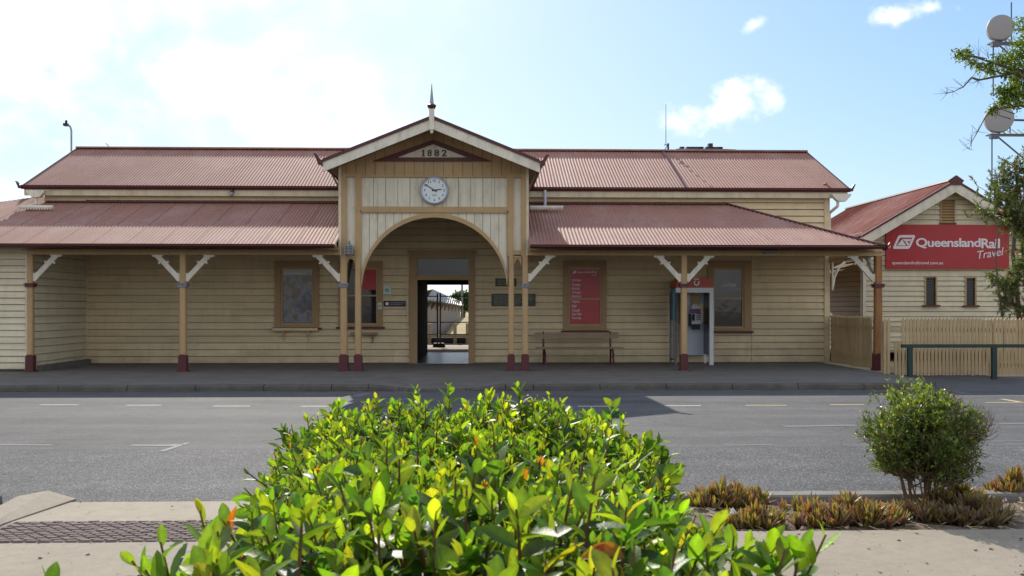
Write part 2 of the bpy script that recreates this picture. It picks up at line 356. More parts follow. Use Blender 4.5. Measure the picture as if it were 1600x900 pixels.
def link(name, v, f, m, parent=None, keep=False, smooth=False, cols=None, recalc=True):
    me = bpy.data.meshes.new(name)
    if keep or not v: c = Vector((0,0,0))
    else:
        xs = [p[0] for p in v]; ys = [p[1] for p in v]; zs = [p[2] for p in v]
        c = Vector(((min(xs)+max(xs))/2, (min(ys)+max(ys))/2, min(zs)))
    me.from_pydata([(p[0]-c.x, p[1]-c.y, p[2]-c.z) for p in v], [], f); me.update()
    if recalc and cols is None and len(f) < 60000:
        b = bmesh.new(); b.from_mesh(me); bmesh.ops.recalc_face_normals(b, faces=b.faces); b.to_mesh(me); b.free()
    if cols is not None:
        a = me.color_attributes.new('Col', 'FLOAT_COLOR', 'POINT')
        flat = [x for cc in cols for x in (cc[0],cc[1],cc[2],1.0)]
        a.data.foreach_set('color', flat)
    if m is not None: me.materials.append(m)
    if smooth: me.polygons.foreach_set('use_smooth', [True]*len(me.polygons))
    o = bpy.data.objects.new(name, me); COL.objects.link(o)
    WORLD_AT[o] = c
    if parent is not None:
        o.parent = parent; o.location = c - WORLD_AT[parent]
    else: o.location = c
    return o
def tag(o, label=None, cat=None, group=None, kind=None):
    if label: o['label'] = label
    if cat: o['category'] = cat
    if group: o['group'] = group
    if kind: o['kind'] = kind
    return o
def thing(name, loc, label, cat, group=None):
    o = bpy.data.objects.new(name, None); COL.objects.link(o); o.location = loc; o.empty_display_size = .2
    WORLD_AT[o] = Vector(loc); return tag(o, label, cat, group)
def struct(o): o['kind'] = 'structure'; return o

def text(body, rect, y, m, parent, name='lettering', bold=0.0, shear=0.0, depth=.006, space=1.0, rot=0):
    """raised lettering fitted to rect=(x0,x1,z0,z1) on the plane y, facing -Y"""
    cu = bpy.data.curves.new(name, 'FONT'); cu.body = body; cu.extrude = .02; cu.offset = bold; cu.shear = shear; cu.space_character = space; cu.resolution_u = 3
    t = bpy.data.objects.new(name, cu); COL.objects.link(t)
    dg = bpy.context.evaluated_depsgraph_get(); dg.update()
    me = t.evaluated_get(dg).to_mesh()
    vs = [tuple(v.co) for v in me.vertices]; fs = [tuple(p.vertices) for p in me.polygons]
    t.evaluated_get(dg).to_mesh_clear(); bpy.data.objects.remove(t); bpy.data.curves.remove(cu)
    if rot: ca, sa = math.cos(R(rot)), math.sin(R(rot)); vs = [(v[0]*ca-v[1]*sa, v[0]*sa+v[1]*ca, v[2]) for v in vs]
    xs = [v[0] for v in vs]; ys = [v[1] for v in vs]
    a, b, c, d = min(xs), max(xs), min(ys), max(ys)
    x0, x1, z0, z1 = rect
    out = [(x0+(v[0]-a)/(b-a)*(x1-x0), y-depth/2-(v[2]/.02)*depth/2, z0+(v[1]-c)/(d-c)*(z1-z0)) for v in vs]
    return out, fs
def letter(body, rect, y, m, parent, name='lettering', **kw):
    v, f = text(body, rect, y, m, parent, name, **kw)
    return link(name, v, f, m, parent)
def prect(px0, px1, py0, py1, Y):
    a = P(px0, py0, Y); b = P(px1, py1, Y); return (a.x, b.x, b.z, a.z)

# ------------------------------------------------------------------ weatherboards
def boards(mb, o, u, n, x0, x1, z0, z1, holes=(), bh=.18, lap=.032, top=None, groove=.021):
    """lapped boards on the vertical plane through o, running along u, facing n. top(x) may slope the upper edge"""
    o, u, n = Vector(o), Vector(u), Vector(n)
    def pt(x, z, off): p = o+u*x+n*off; return (p.x, p.y, z)
    z = z0; k = 0
    while z < z1-1e-4:
        zt = min(z+bh, z1)
        cuts = sorted(set([z, zt]+[h for hh in holes for h in hh[2:4] if z < h < zt]))
        for a, b in zip(cuts[:-1], cuts[1:]):
            mid = (a+b)/2
            segs = [(x0, x1)]
            for hx0, hx1, hz0, hz1 in holes:
                if hz0 < mid < hz1:
                    ns = []
                    for s0, s1 in segs:
                        if hx1 <= s0 or hx0 >= s1: ns.append((s0, s1)); continue
                        if hx0 > s0: ns.append((s0, hx0))
                        if hx1 < s1: ns.append((hx1, s1))
                    segs = ns
            oa = .004+lap*(1-(a-z)/bh); ob = .004+lap*(1-(b-z)/bh)
            gr = groove if a <= z+1e-6 and b-a > groove*1.5 else 0.0
            for s0, s1 in segs:
                if top is None:
                    mb.add([pt(s0,a+gr,oa), pt(s1,a+gr,oa), pt(s1,b,ob), pt(s0,b,ob), pt(s0,a+gr,-.05), pt(s1,a+gr,-.05), pt(s0,a,-.05), pt(s1,a,-.05)],
                           [(0,1,2,3),(4,5,1,0),(6,7,5,4)])
                else:
                    # clip to the sloping roof line: top = (xl(z), xr(z))
                    la, ra = top(a); lb, rb = top(b)
                    p0, p1 = max(s0, la), min(s1, ra); q0, q1 = max(s0, lb), min(s1, rb)
                    if p1 <= p0: continue
                    if q1 < q0: q0 = q1 = (q0+q1)/2
                    mb.add([pt(p0,a+gr,oa), pt(p1,a+gr,oa), pt(q1,b,ob), pt(q0,b,ob), pt(p0,a+gr,-.05), pt(p1,a+gr,-.05), pt(p0,a,-.05), pt(p1,a,-.05)],
                           [(0,1,2,3),(4,5,1,0),(6,7,5,4)])
        z += bh; k += 1

# ------------------------------------------------------------------ corrugated sheets
def corrug(mb, lo, hi, x0, x1, smin=None, smax=None, pitch=.085, amp=.0095, seg=6, thick=True):
    """sheet between lo=(y,z) eave and hi=(y,z) top, corrugated across x. smax(x) limits the slope length (0..1)"""
    d = Vector((0, hi[0]-lo[0], hi[1]-lo[1])); nrm = Vector((0, -d.z, d.y)).normalized()
    if nrm.z < 0: nrm = -nrm
    nseg = max(2, int((x1-x0)/pitch*seg)); pts = []
    for i in range(nseg+1):
        x = x0+(x1-x0)*i/nseg
        h = amp*math.sin(2*math.pi*x/pitch)
        a = smin(x) if smin else 0.0; b = smax(x) if smax else 1.0
        b = max(a, b)
        base = Vector((x, lo[0], lo[1]))
        pts.append((base+d*a+nrm*h, base+d*b+nrm*h))
    vs = []
    for a, b in pts: vs += [a, b]
    fs = [(2*i, 2*i+2, 2*i+3, 2*i+1) for i in range(nseg)]
    mb.add(vs, fs)
def corrug_side(mb, lo, hi, y0f, y1f, pitch=.085, amp=.012, seg=6):
    """sheet sloping in x from lo=(x,z) to hi=(x,z), corrugated along y between y0 and y1(s) limits; y1f(s) with s 0..1 up the slope"""
    rows = 14
    d = Vector((hi[0]-lo[0], 0, hi[1]-lo[1])); nrm = Vector((-d.z, 0, d.x)).normalized()
    if nrm.z < 0: nrm = -nrm
    ymax = max(y1f(0), y1f(1)); n = int((ymax-y0f)/pitch*seg)
    for i in range(n):
        ya = y0f+(ymax-y0f)*i/n; yb = y0f+(ymax-y0f)*(i+1)/n
        # slope range where this strip exists
        def smin(y):
            a, b = y1f(0), y1f(1)
            return 0.0 if y <= a else min(1.0, (y-a)/(b-a))
        ha = amp*math.sin(2*math.pi*ya/pitch); hb = amp*math.sin(2*math.pi*yb/pitch)
        B = Vector((lo[0], 0, lo[1]))
        mb.add([B+d*smin(ya)+Vector((0,ya,0))+nrm*ha, B+d*smin(yb)+Vector((0,yb,0))+nrm*hb, B+d+Vector((0,yb,0))+nrm*hb, B+d+Vector((0,ya,0))+nrm*ha], [(0,1,2,3)])

def gutter_mb(mb, x0, x1, y, z, h=.13, d=.12):
    """ogee gutter along x with its lip at (y,z)"""
    prof = [(0,0),(.012,-.02),(.012,-.045),(.04,-.1*h/.13),(.075,-h),(d,-h),(d,-.005)]
    n = len(prof)
    vs = [(x0,y+a,z+b) for a,b in prof]+[(x1,y+a,z+b) for a,b in prof]
    fs = [(i,i+n,i+1+n,i+1) for i in range(n-1)]+[tuple(range(n)), tuple(range(2*n-1,n-1,-1))]
    mb.add(vs, fs)
def acroter(mb, x, y, z, s, d=1):
    """little horn on a gutter end"""
    pts = [(0,-.10),(.0,.0),(.05,.03),(.13,.15),(.2,.16),(.2,.13),(.17,.12),(.16,.07),(.12,-.02),(.1,-.09)]
    poly = [(x+d*a*s, z+b*s) for a,b in pts]
    if d < 0: poly = poly[::-1]
    mb.prism(poly[::-1], y, y+.09*s)

exec_parts = []
# ================================================================== THE STATION BUILDING
ST = thing('station_building', (-1.13, YW, 0), 'long cream weatherboard railway station with red corrugated roofs, verandah and arched clock gable', 'building')
xSIDE = X(135, YW); xR = X(1293, YW); xL = X(70, YW)
zTOP = 4.62
def hole(px0, px1, py0, py1, Y=YW): r = prect(px0, px1, py0, py1, Y); return (r[0], r[1], r[2], r[3])
H_W1 = hole(432, 497, 410, 510); H_W2 = hole(533, 596, 410, 508); H_W3 = hole(882, 945, 410, 510); H_W4 = hole(1107, 1170, 410, 516)
H_D = hole(644, 738, 397, 575)
mb = MB()
boards(mb, (0,YW,0), (1,0,0), (0,-1,0), xSIDE, xR, 0.0, zTOP, [H_W1, H_W2, H_W3, H_W4, H_D])
boards(mb, (xR,YW,0), (0,1,0), (1,0,0), 0, 5.8, 0, 4.9)
mb.box(xL, xR-.03, 31.45, 31.6, 2.5, 4.6)
mb.box(xL, X(652,YW)-.15, 31.45, 31.6, 0, 2.5); mb.box(X(732,YW)+.15, xR-.03, 31.45, 31.6, 0, 2.5)
zA, zB = 4.6, 6.1
for xx in (xL+.02, xR-.03):                                   # gable ends under the main roof
    mb.extr([(xx,25.8,0 if xx<0 else 4.5),(xx,31.6,0 if xx<0 else 4.5),(xx,31.6,4.6),(xx,29.03,6.1),(xx,25.8,4.66)], (.02,0,0))
wall = mb.build('wall', M['cream'], ST, keep=False)
# upper wall left of the recess, behind the wing roof
mb = MB(); boards(mb, (0,YW,0), (1,0,0), (0,-1,0), xL, xSIDE, 3.2, zTOP); mb.build('upper_wall', M['cream'], ST)
# corner boards
mb = MB(); mb.box(xR-.10, xR+.045, YW-.05, YW+.09, 0, 4.6); mb.box(xSIDE, xSIDE+.05, YW-.05, YW-.028, .0, 3.0)
mb.box(X(637,YW)-.02, X(637,YW)+.02, YW-.05, YW-.028, Z(507,YW), Z(437,YW)); mb.box(X(1174.5,YW)-.012, X(1174.5,YW)+.012, YW-.046, YW-.028, 0, 2.9)
build_each(mb, 'corner_board', M['cream'], ST)
# left wing: its front wall, and the side wall that closes the verandah
mb = MB(); boards(mb, (0,YP,0), (1,0,0), (0,-1,0), -17.0, xSIDE-.02, Z(576,YP), Z(388,YP), bh=.15)
mb.box(xSIDE-.10, xSIDE-.02, YP-.045, YP-.03, Z(574,YP), Z(390,YP))
w = mb.build('wing_wall', M['cream2'], ST); w['label'] = 'pale wing wall facing the street'
mb = MB(); boards(mb, (xSIDE,YP,0), (0,1,0), (1,0,0), .05, YW-YP-.03, .02, 2.98)
mb.box(xSIDE-.12, xSIDE-.03, YP+.02, YW, 0, 2.98)
mb.build('recess_side_wall', M['cream2'], ST)
mb = MB(); mb.box(xSIDE+.03, xSIDE+.14, YP+.25, YW-.05, 0.0, .13); mb.build('skirting_kerb', M['concrete_old'], ST)
# dark rooms behind the windows
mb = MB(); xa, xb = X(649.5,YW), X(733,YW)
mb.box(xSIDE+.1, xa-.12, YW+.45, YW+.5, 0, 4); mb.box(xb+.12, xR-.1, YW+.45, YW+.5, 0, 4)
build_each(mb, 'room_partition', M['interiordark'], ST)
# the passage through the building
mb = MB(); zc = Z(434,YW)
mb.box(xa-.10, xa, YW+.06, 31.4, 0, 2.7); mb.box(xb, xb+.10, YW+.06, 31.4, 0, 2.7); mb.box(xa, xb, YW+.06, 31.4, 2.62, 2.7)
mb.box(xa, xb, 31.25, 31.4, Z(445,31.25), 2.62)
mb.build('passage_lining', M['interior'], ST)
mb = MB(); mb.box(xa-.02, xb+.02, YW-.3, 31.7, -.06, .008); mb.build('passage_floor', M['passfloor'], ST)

# ---- roofs
YE, zE = 25.6, Z(293.5, 25.6); YRI, zRI = 29.03, Z(235.3, 29.03)
xml, xmr = X(36, YE), X(1326, YE)
mb = MB(); corrug(mb, (YE, zE), (YRI, zRI), xml, xmr)
corrug(mb, (2*YRI-YE, zE), (YRI, zRI), xml, xmr, seg=4)
MR = mb.build('main_roof', M['roof'], ST); 
mb = MB(); mb.prism([(0,0)]*0 or [(xml-.02, zRI-.0), (xmr+.02, zRI-.0), (xmr+.02, zRI+.045), (xml-.02, zRI+.045)], YRI-.13, YRI+.13)
mb.build('ridge_cap', M['roof'], MR)
mb = MB()
for xx in (xml-.03, xmr-.0):                                  # verge trims
    mb.extr([(xx,YE,zE-.05),(xx,YRI,zRI-.05),(xx,YRI,zRI+.03),(xx,YE,zE+.03)], (.03,0,0))
xs = X(1070, YE)
sl = (zRI-zE)/(YRI-YE)
mb.extr([(xs,YE,zE+.016),(xs,YRI-.1,zRI+.012),(xs,YRI-.1,zRI+.032),(xs,YE,zE+.036)], (.05,0,0))
build_each(mb, 'verge_trim', M['gutter'], MR)
mb = MB(); gutter_mb(mb, xml-.03, xmr+.03, YE-.10, zE+.02, .10, .11)
acroter(mb, xml-.0, YE-.12, zE, .75, -1); acroter(mb, xmr+.0, YE-.12, zE, .75, 1)
mb.build('gutter', M['gutter'], MR)
mb = MB(); mb.box(xml+.02, xmr-.02, YE+.02, YE+.07, Z(307.5,YE), Z(297,YE)+.03)
mb.build('fascia', M['fascia'], MR)
mb = MB(); mb.box(xml+.05, xmr-.05, YE+.07, YW, Z(302,YE), Z(302,YE)+.02); mb.build('soffit', M['soffit'], MR)

# verandah roofs
zG = Z(383.5, YG); zV = zG+.36*(YW-YG)
xpL, xpR = X(531.5, YP), X(824, YP)
def left_top(x):
    if x > xL: return 1.0
    Yt = 26.4 if x > -12.0 else 26.4+(x+12.0)*.82
    return (Yt-YG)/(YW-YG)
mb = MB(); corrug(mb, (YG, zG), (YW, zV), -17.2, xpL-.02, smax=left_top)
mb.add([(-17.2,YG,zG),(-12.0,26.4,zG+.36*4.4),(-17.2,31,zG)], [(0,1,2)])
mb.add([(-12.0,26.4,zG+.36*4.4),(-11.6,26.4,zG+.36*4.4),(-11.6,31,zG+.3),(-17.2,31,zG)], [(0,1,2,3)])
VL = mb.build('verandah_roof', M['roof'], ST); VL['label'] = 'verandah roof left of the arched gable'
xve = X(1380, YG); xvt = X(1134, YW)
mb = MB(); corrug(mb, (YG, zG), (YW, zV), xpR+.02, xve, smax=lambda x: min(1.0, (xve-x)/(xve-xvt)))
mb.add([(xve,YG,zG),(xve,YW,zG),(xvt,YW,zV)], [(0,1,2)])
mb = MB(); x = -16.5
def lap(mb, x, lo, hi, s1, w=.009, up=.0095):
    d = Vector((0,hi[0]-lo[0],hi[1]-lo[1])); b = Vector((x,lo[0],lo[1]+up)); t_ = b+d*s1
    mb.extr([b, b+Vector((w,0,0)), t_+Vector((w,0,0)), t_], (0,0,.008))
while x < xpL-.1: lap(mb, x, (YG,zG), (YW,zV), max(.05,left_top(x)-.01)); x += .765
build_each(mb, 'sheet_lap', M['roofjoint'], VL)
mb = MB(); corrug(mb, (YG, zG), (YW, zV), xpR+.02, xve, smax=lambda x: min(1.0, (xve-x)/(xve-xvt)))
mb.add([(xve,YG,zG),(xve,YW,zG),(xvt,YW,zV)], [(0,1,2)])
VR = mb.build('verandah_roof', M['roof'], ST); VR['label'] = 'verandah roof right of the arched gable with a hipped end'
mb = MB(); mb.tube((xve,YG+.03,zG+.02), (xvt,YW,zV+.02), .035, n=6); mb.build('hip_cap', M['gutter'], VR)
mb = MB(); mb.box(-11.5, xpL, YW-.12, YW-.03, zV-.005, zV+.03); mb.build('flashing', M['gutter'], VL)
mb = MB(); mb.box(xpR, xvt, YW-.12, YW-.03, zV-.005, zV+.03); mb.build('flashing', M['gutter'], VR)
mb = MB(); gutter_mb(mb, -17.2, xpL-.03, YG-.10, zG+.02, .085, .11); mb.build('gutter', M['gutter'], VL)
mb = MB(); gutter_mb(mb, xpR+.03, xve, YG-.10, zG+.02, .085, .11)
gutter_mb(mb, xve-.001, xve+.09, YG-.08, zG+.03, .12, .13); acroter(mb, xve+.06, YG-.10, zG+.02, .42, 1)
mb.build('gutter', M['gutter'], VR)
# beams
zb0, zb1 = Z(399, YP), Z(386.5, YP)
mb = MB(); xc0 = X(44,YP); xc1 = X(1377, YP)
for a, b in ((xc0, xpL), (xpR, xc1)):
    mb.box(a, b, YP-.07, YP+.07, zb0, zb1); mb.box(a, b, YP-.095, YP-.071, zb0+.085, zb1)
    mb.box(a, b, YG+.12, YG+.15, zb1-.03, zb1+.04)
mb.box(-17, xc0, YP-.095, YP-.03, Z(389.5,YP), zb1)
mb.box(xc1-.14, xc1, YP+.07, YW, zb0, zb1)
build_each(mb, 'verandah_beam', M['tan'], ST)

for a, b, par_ in ((xSIDE+.02, xpL-.05, VL), (xpR+.05, xve-.15, VR)):
    mb = MB(); mb.extr([(a,YG+.16,2.80),(a,YW-.06,2.955),(a,YW-.06,2.975),(a,YG+.16,2.82)], (b-a,0,0)); mb.build('verandah_ceiling', M['soffit'], par_)
# ---- verandah posts
def bracket(mb, px_edge, sgn, Y=YP, y0=-.035, y1=.035, axis='x'):
    """timber strut from post up to beam; sgn -1 goes left"""
    k = Y/F
    pts = [(0,41),(3,42),(8,36),(29,13),(32,15),(33.5,13.5),(31.5,10.5),(38,4),(43,3.2),(43,-.5),(27,-.5),(26,2),(28,3.2),(20.5,11),(18,9.5),(16.5,11.5),(18.5,13.5),(4,29),(0,28.5)]
    zt = zb0+.5*k
    poly = [((px_edge if axis=='x' else 0)+sgn*a*k, zt-b*k) for a,b in pts]
    if axis == 'x':
        if sgn > 0: poly = poly[::-1]
        mb.prism(poly, Y+y0, Y+y1)
    else:
        # in the plane across the facade, at x=px_edge, running back from Y
        mb.extr([(px_edge+y0, Y+abs(x), z) for x, z in poly], (y1-y0,0,0))
def post(px0, px1, label=None, left=False, right=False, collar='maroon', base_h=.40, mater='tan', Y=YP, zt=None, zbase=0.0, side=False):
    x0, x1 = X(px0, Y), X(px1, Y); xm = (x0+x1)/2; h = .5*(x1-x0)
    zt = zb0 if zt is None else zt
    mb = MB(); mb.add(*chamfer(xm, Y, h, zbase, zt))
    p = mb.build('post', M[mater], ST)
    if label: p['label'] = label
    mb = MB(); b = h+.022
    prof = [(xm-b, zbase), (xm+b, zbase), (xm+b, zbase+base_h-.05), (xm+b*.6, zbase+base_h), (xm-b*.6, zbase+base_h), (xm-b, zbase+base_h-.05)]
    mb.prism(prof, Y-b, Y+b); mb.box(xm-b-.03, xm+b+.03, Y-b-.03, Y+b+.03, zbase-.01, zbase+.03)
    mb.build('post_base', M['maroon'], p)
    if collar:
        zc_ = zb0-44*Y/F
        mb = MB(); mb.box(xm-h-.03, xm+h+.03, Y-h-.03, Y+h+.03, zc_-.09, zc_); mb.box(xm-h-.045, xm+h+.045, Y-h-.045, Y+h+.045, zc_-.03, zc_-.005); mb.build('collar', M[collar], p)
    if left: mb = MB(); bracket(mb, x0, -1); mb.build('bracket', M['white'], p)
    if right: mb = MB(); bracket(mb, x1, 1); mb.build('bracket', M['white'], p)
    if side: mb = MB(); bracket(mb, xm, 1, Y=YP+h, axis='y'); mb.build('bracket', M['white'], p)
    return p
def chamfer(xm, y, h, z0, z1, c=.02):
    o = [(-h+c,-h),(h-c,-h),(h,-h+c),(h,h-c),(h-c,h),(-h+c,h),(-h,h-c),(-h,-h+c)]
    vs = [(xm+a,y+b,z0) for a,b in o]+[(xm+a,y+b,z1) for a,b in o]; n = 8
    return vs, [tuple(range(n-1,-1,-1)), tuple(range(n,2*n))]+[(i,(i+1)%n,(i+1)%n+n,i+n) for i in range(n)]
post(43.5, 52.5, 'post against the left wing', right=True)
post(281.5, 291, 'middle post of the left verandah', left=True, right=True, collar='bluegrey')
post(532, 542.5, 'outer left post of the arch', left=True, collar='bluegrey')
post(555, 564.5, 'inner left post of the arch', collar=None)
post(794.5, 803, 'inner right post of the arch', collar=None)
post(816, 825, 'outer right post of the arch', right=True, collar='bluegrey')
post(1064, 1073, 'post beside the phone booth', left=True, right=True, collar='maroon')
pc = post(1366.5, 1377, 'rusty corner post at the right end', left=True, mater='rust', collar='maroon', side=True)
# wall bracket opposite the corner post
mb = MB(); q0 = xR+.06
mb.path([(q0,YW-.2,2.0),(q0+.05,YW-.2,2.3),(q0+.16,YW-.2,2.55),(q0+.34,YW-.2,2.72)],.035,n=6); mb.box(q0-.02,q0+.02,YW-.24,YW-.16,1.95,2.75); mb.build('wall_bracket', M['white'], ST)

# ---- portico
cx = -1.13; YB = 21.75
zap = Z(182.5, YB); hw = 2.49*YB/22.1; zev = Z(251, YB); pit = (zap-zev)/hw
def roofz(x): return zap-abs(x-cx)*pit
PW = MB()
gz = Z(277, YP); 
PW.prism([(xpL, gz-.02), (xpR, gz-.02), (xpR, roofz(xpR)-.12), (cx, zap-.12), (xpL, roofz(xpL)-.12)], YP-.02, YP+.05)
W = PW.build('portico_wall', M['tan'], ST); W['label'] = 'tan boarded gable wall above the arch'
# vertical cover strips on the tan boarding
mb = MB(); x = xpL+.14
while x < xpR-.1:
    zt = roofz(x)-.14
    mb.box(x-.005, x+.005, YP-.024, YP-.018, gz, zt); x += .228
build_each(mb, 'joint_lines', M['soffit'], W)
# ivory panels: clock panel, pilaster panels and the spandrels round the arch
pz0, pz1 = Z(323.5,YP), Z(277,YP)
xi0, xi1 = X(564.5,YP), X(793,YP)
def vboards(mb, x0, x1, z0f, z1f, y, w=.19):
    n = max(1, round((x1-x0)/w)); s = (x1-x0)/n
    for i in range(n):
        a, b = x0+i*s+.004, x0+(i+1)*s-.004; k = 6
        for j in range(k):
            p, q = a+(b-a)*j/k, a+(b-a)*(j+1)/k
            za, zb_ = z0f(p), z0f(q)
            mb.add([(p,y,za),(q,y,zb_),(q,y,z1f(q)),(p,y,z1f(p))], [(0,1,2,3)])
    mb.box(x0, x1, y+.008, y+.06, min(z0f(x0), z1f(x0)-.01), z1f(x0)) if abs(z0f(x0)-z0f((x0+x1)/2)) < 1e-6 else None
mb = MB(); vboards(mb, xi0, xi1, lambda x: pz0-.03, lambda x: pz1+.03, YP-.0)
mb.build('clock_panel', M['panel'], W)
ax = (xi0+xi1)/2; ar = (xi1-xi0)/2+.0; az_ = Z(333.5,YP)-ar*.985
def archz(x):
    t = max(0.0, 1-((x-ax)/ar)**2); return az_+ar*.985*math.sqrt(t)
zrail = Z(332,YP)
mb = MB(); n = 72
for y in (YP+.0,):
    for i in range(n):
        p, q = xi0+(xi1-xi0)*i/n, xi0+(xi1-xi0)*(i+1)/n
        mb.add([(p,y,archz(p)),(q,y,archz(q)),(q,y,zrail+.03),(p,y,zrail+.03),(p,y+.05,archz(p)),(q,y+.05,archz(q)),(q,y+.05,zrail+.03),(p,y+.05,zrail+.03)], [(0,1,2,3),(7,6,5,4),(0,4,5,1)])
sp = mb.build('spandrel', M['panel'], W)
mb = MB(); k = xi0+.19
while k < xi1:
    if zrail-archz(k) > .06: mb.box(k-.004, k+.004, YP-.004, YP+.002, archz(k), zrail)
    k += .19
for q in range(1, int((xi1-xi0)/.285)): mb.box(xi0+q*.285-.0035, xi0+q*.285+.0035, YP-.004, YP+.002, pz0, pz1)
build_each(mb, 'joint_lines', M['soffit'], W)
# arch trim
mb = MB(); n = 56; bw = .105
for i in range(n):
    t0, t1 = math.pi*i/n, math.pi*(i+1)/n
    def pp(t, r): k_ = r*(.12+.88*abs(math.sin(t))**.7); return (ax+(ar-k_)*math.cos(t), az_+(ar*.985-k_)*math.sin(t))
    a, b, c, d = pp(t0,-.0), pp(t1,-.0), pp(t1,bw), pp(t0,bw)
    mb.prism([d, a, b, c], YP-.07, YP+.07)
mb.build('arch_trim', M['tan'], W)
# rails and pilasters
mb = MB()
mb.box(xi0-.02, xi1+.02, YP-.05, YP-.004, Z(332,YP), Z(323.5,YP)); mb.box(xi0-.02, xi1+.02, YP-.06, YP-.0505, Z(332,YP)-.01, Z(331,YP)+.02)
mb.box(xi0-.02, xi1+.02, YP-.045, YP-.021, pz1-.01, pz1+.035)
for a, b in ((531.5,541.5),(555.5,565),(792.5,802.5),(814.5,824.5)):
    mb.box(X(a,YP), X(b,YP), YP-.06, YP+.06, zb0-.02 if a not in (555.5,792.5) else zb0-.02, Z(272,YP))
for a, b in ((541.5,555.5),(802.5,814.5)):
    mb.box(X(a,YP)+.001, X(b,YP)-.001, YP-.05, YP+.03, Z(277.5,YP), Z(272,YP)+.0); mb.box(X(a,YP)+.001, X(b,YP)-.001, YP-.05, YP+.03, Z(398,YP), Z(391,YP))
    mb.box(X(a,YP)+.001, X(b,YP)-.001, YP-.055, YP+.03, Z(402.5,YP), Z(400,YP))
    xa_, xb_ = X(a,YP)+.001, X(b,YP)-.001; zt = Z(402.5,YP); xm = (xa_+xb_)/2
    mb.prism([(xa_,zt-.17),(xa_+.03,zt-.12),(xa_+.05,zt-.06),(xm,zt-.03),(xb_-.05,zt-.06),(xb_-.03,zt-.12),(xb_,zt-.17),(xb_,zt),(xa_,zt)][::1], YP-.03, YP+.03)
build_each(mb, 'pilaster', M['tan'], W)
mb = MB()
for a, b in ((541.5,555.5),(802.5,814.5)):
    mb.box(X(a,YP), X(b,YP), YP+.0, YP+.025, Z(392,YP), Z(277,YP))
build_each(mb, 'pilaster_panel', M['panel'], W)
mb = MB()
for s, xx in ((-1,xpL),(1,xpR)):                               # cheeks of the portico, back to the main wall
    boards(mb, (xx,YP+.05,0), (0,1,0), (s,0,0), 0, YW-YP-.06, zb0+.2, roofz(xx)-.10, bh=.16)
    mb.box(xx-.02 if s>0 else xx-.0, xx+.0 if s>0 else xx+.02, YP+.06, YW, zb0, roofz(xx)-.1)
    mb.box(xx-.03, xx+.03, YP-.065, YP+.07, zb0, roofz(xx)-.11)
pass
PSW = mb
for s_i, xs_ in ((0, lambda v: v < cx), (1, lambda v: v >= cx)):
    half = MB()
    for m_ in islands(PSW):
        if xs_(m_.v[0][0]): half.add(m_.v, m_.f)
    half.build('portico_side_wall', M['cream2'], ST)
# portico roof
YBK0 = 25.9; YBK1 = YRI-.4
mb = MB()
for s in (-1, 1):
    corrug_side(mb, (cx+s*hw, zev), (cx, zap), YB-.02, lambda t: YBK0+(YBK1-YBK0)*t)
PR = mb.build('portico_roof', M['roof'], ST)
mb = MB(); mb.tube((cx,YB-.02,zap+.01),(cx,YBK1,zap+.01),.05,n=8); mb.build('ridge_cap', M['gutter'], PR)
# barge boards
bz = Z(250.5,YB)-Z(267.5,YB)
for s in (-1, 1):
    pts = [(cx, zap-.05), (cx+s*hw, zev-.05), (cx+s*hw, zev-.05-bz+.03), (cx, zap-.05-bz+.02)]
    if s > 0: pts = pts
    mb = MB(); mb.extr([(x, YB, z) for x, z in pts], (0,.05,0)); mb.build('barge_board', M['white'], PR)
    mb = MB(); mb.extr([(cx, YB-.03, zap+.025), (cx+s*(hw+.0), YB-.03, zev+.025), (cx+s*(hw+.0), YB-.03, zev-.05), (cx, YB-.03, zap-.05)], (0,.10,0)); mb.build('verge_trim', M['gutter'], PR)
    mb = MB(); x0 = cx+s*hw
    prof = [(0,0),(.10,.015),(.10,-.0),(.085,-.06),(.05,-.12),(0,-.13)]
    mb.extr([(x0+s*a, YB+.0, zev+.0+b) for a,b in prof], (0,YBK0-YB-.1,0))
    acroter(mb, x0+s*.0, YB-.06, zev-.02, 1.0, s); mb.build('gutter', M['gutter'], PR)
    mb = MB(); mb.extr([(x0-s*.02,YB+.06,zev-.12),(xpL if s<0 else xpR,YB+.06,roofz(xpL)-.15),(xpL if s<0 else xpR,YB+.06,roofz(xpL)-.11),(x0-s*.02,YB+.06,zev-.07)], (0,3.4,0)); mb.build('soffit', M['soffit'], PR)
    mb = MB()
    for q in range(4):
        yy = YP+.06+q*.9; xw = xpL-.0 if s<0 else xpR
        mb.extr([(xw,yy,zev-.62),(xw,yy,zev-.50),(x0-s*.03,yy,zev-.13),(x0-s*.03,yy,zev-.19)], (0,.05,0))
    build_each(mb, 'eave_bracket', M['soffit'], PR)
# finial
fx, fy = cx, YB-.05
z0 = Z(208.5,YB)
mb = MB(); h = .058
mb.add(*chamfer(fx, fy, h, z0+.07, Z(171,YB), .012)); mb.lathe((fx,fy,z0-.02), [(.012,0),(.035,.02),(.03,.045),(.045,.07),(.06,.09)], 10)
FN = mb.build('finial', M['white'], ST)
mb = MB(); zc2 = Z(171.5,YB)
mb.lathe((fx,fy,zc2), [(.05,-.01),(.07,.0),(.1,.06),(.1,.09),(.06,.11)], 14); mb.build('finial_collar', M['gutter'], FN)
mb = MB(); mb.lathe((fx,fy,zc2+.1), [(.05,0),(.046,.03),(.022,.28),(.006,.47)], 12); mb.build('finial_spike', M['metal'], FN)
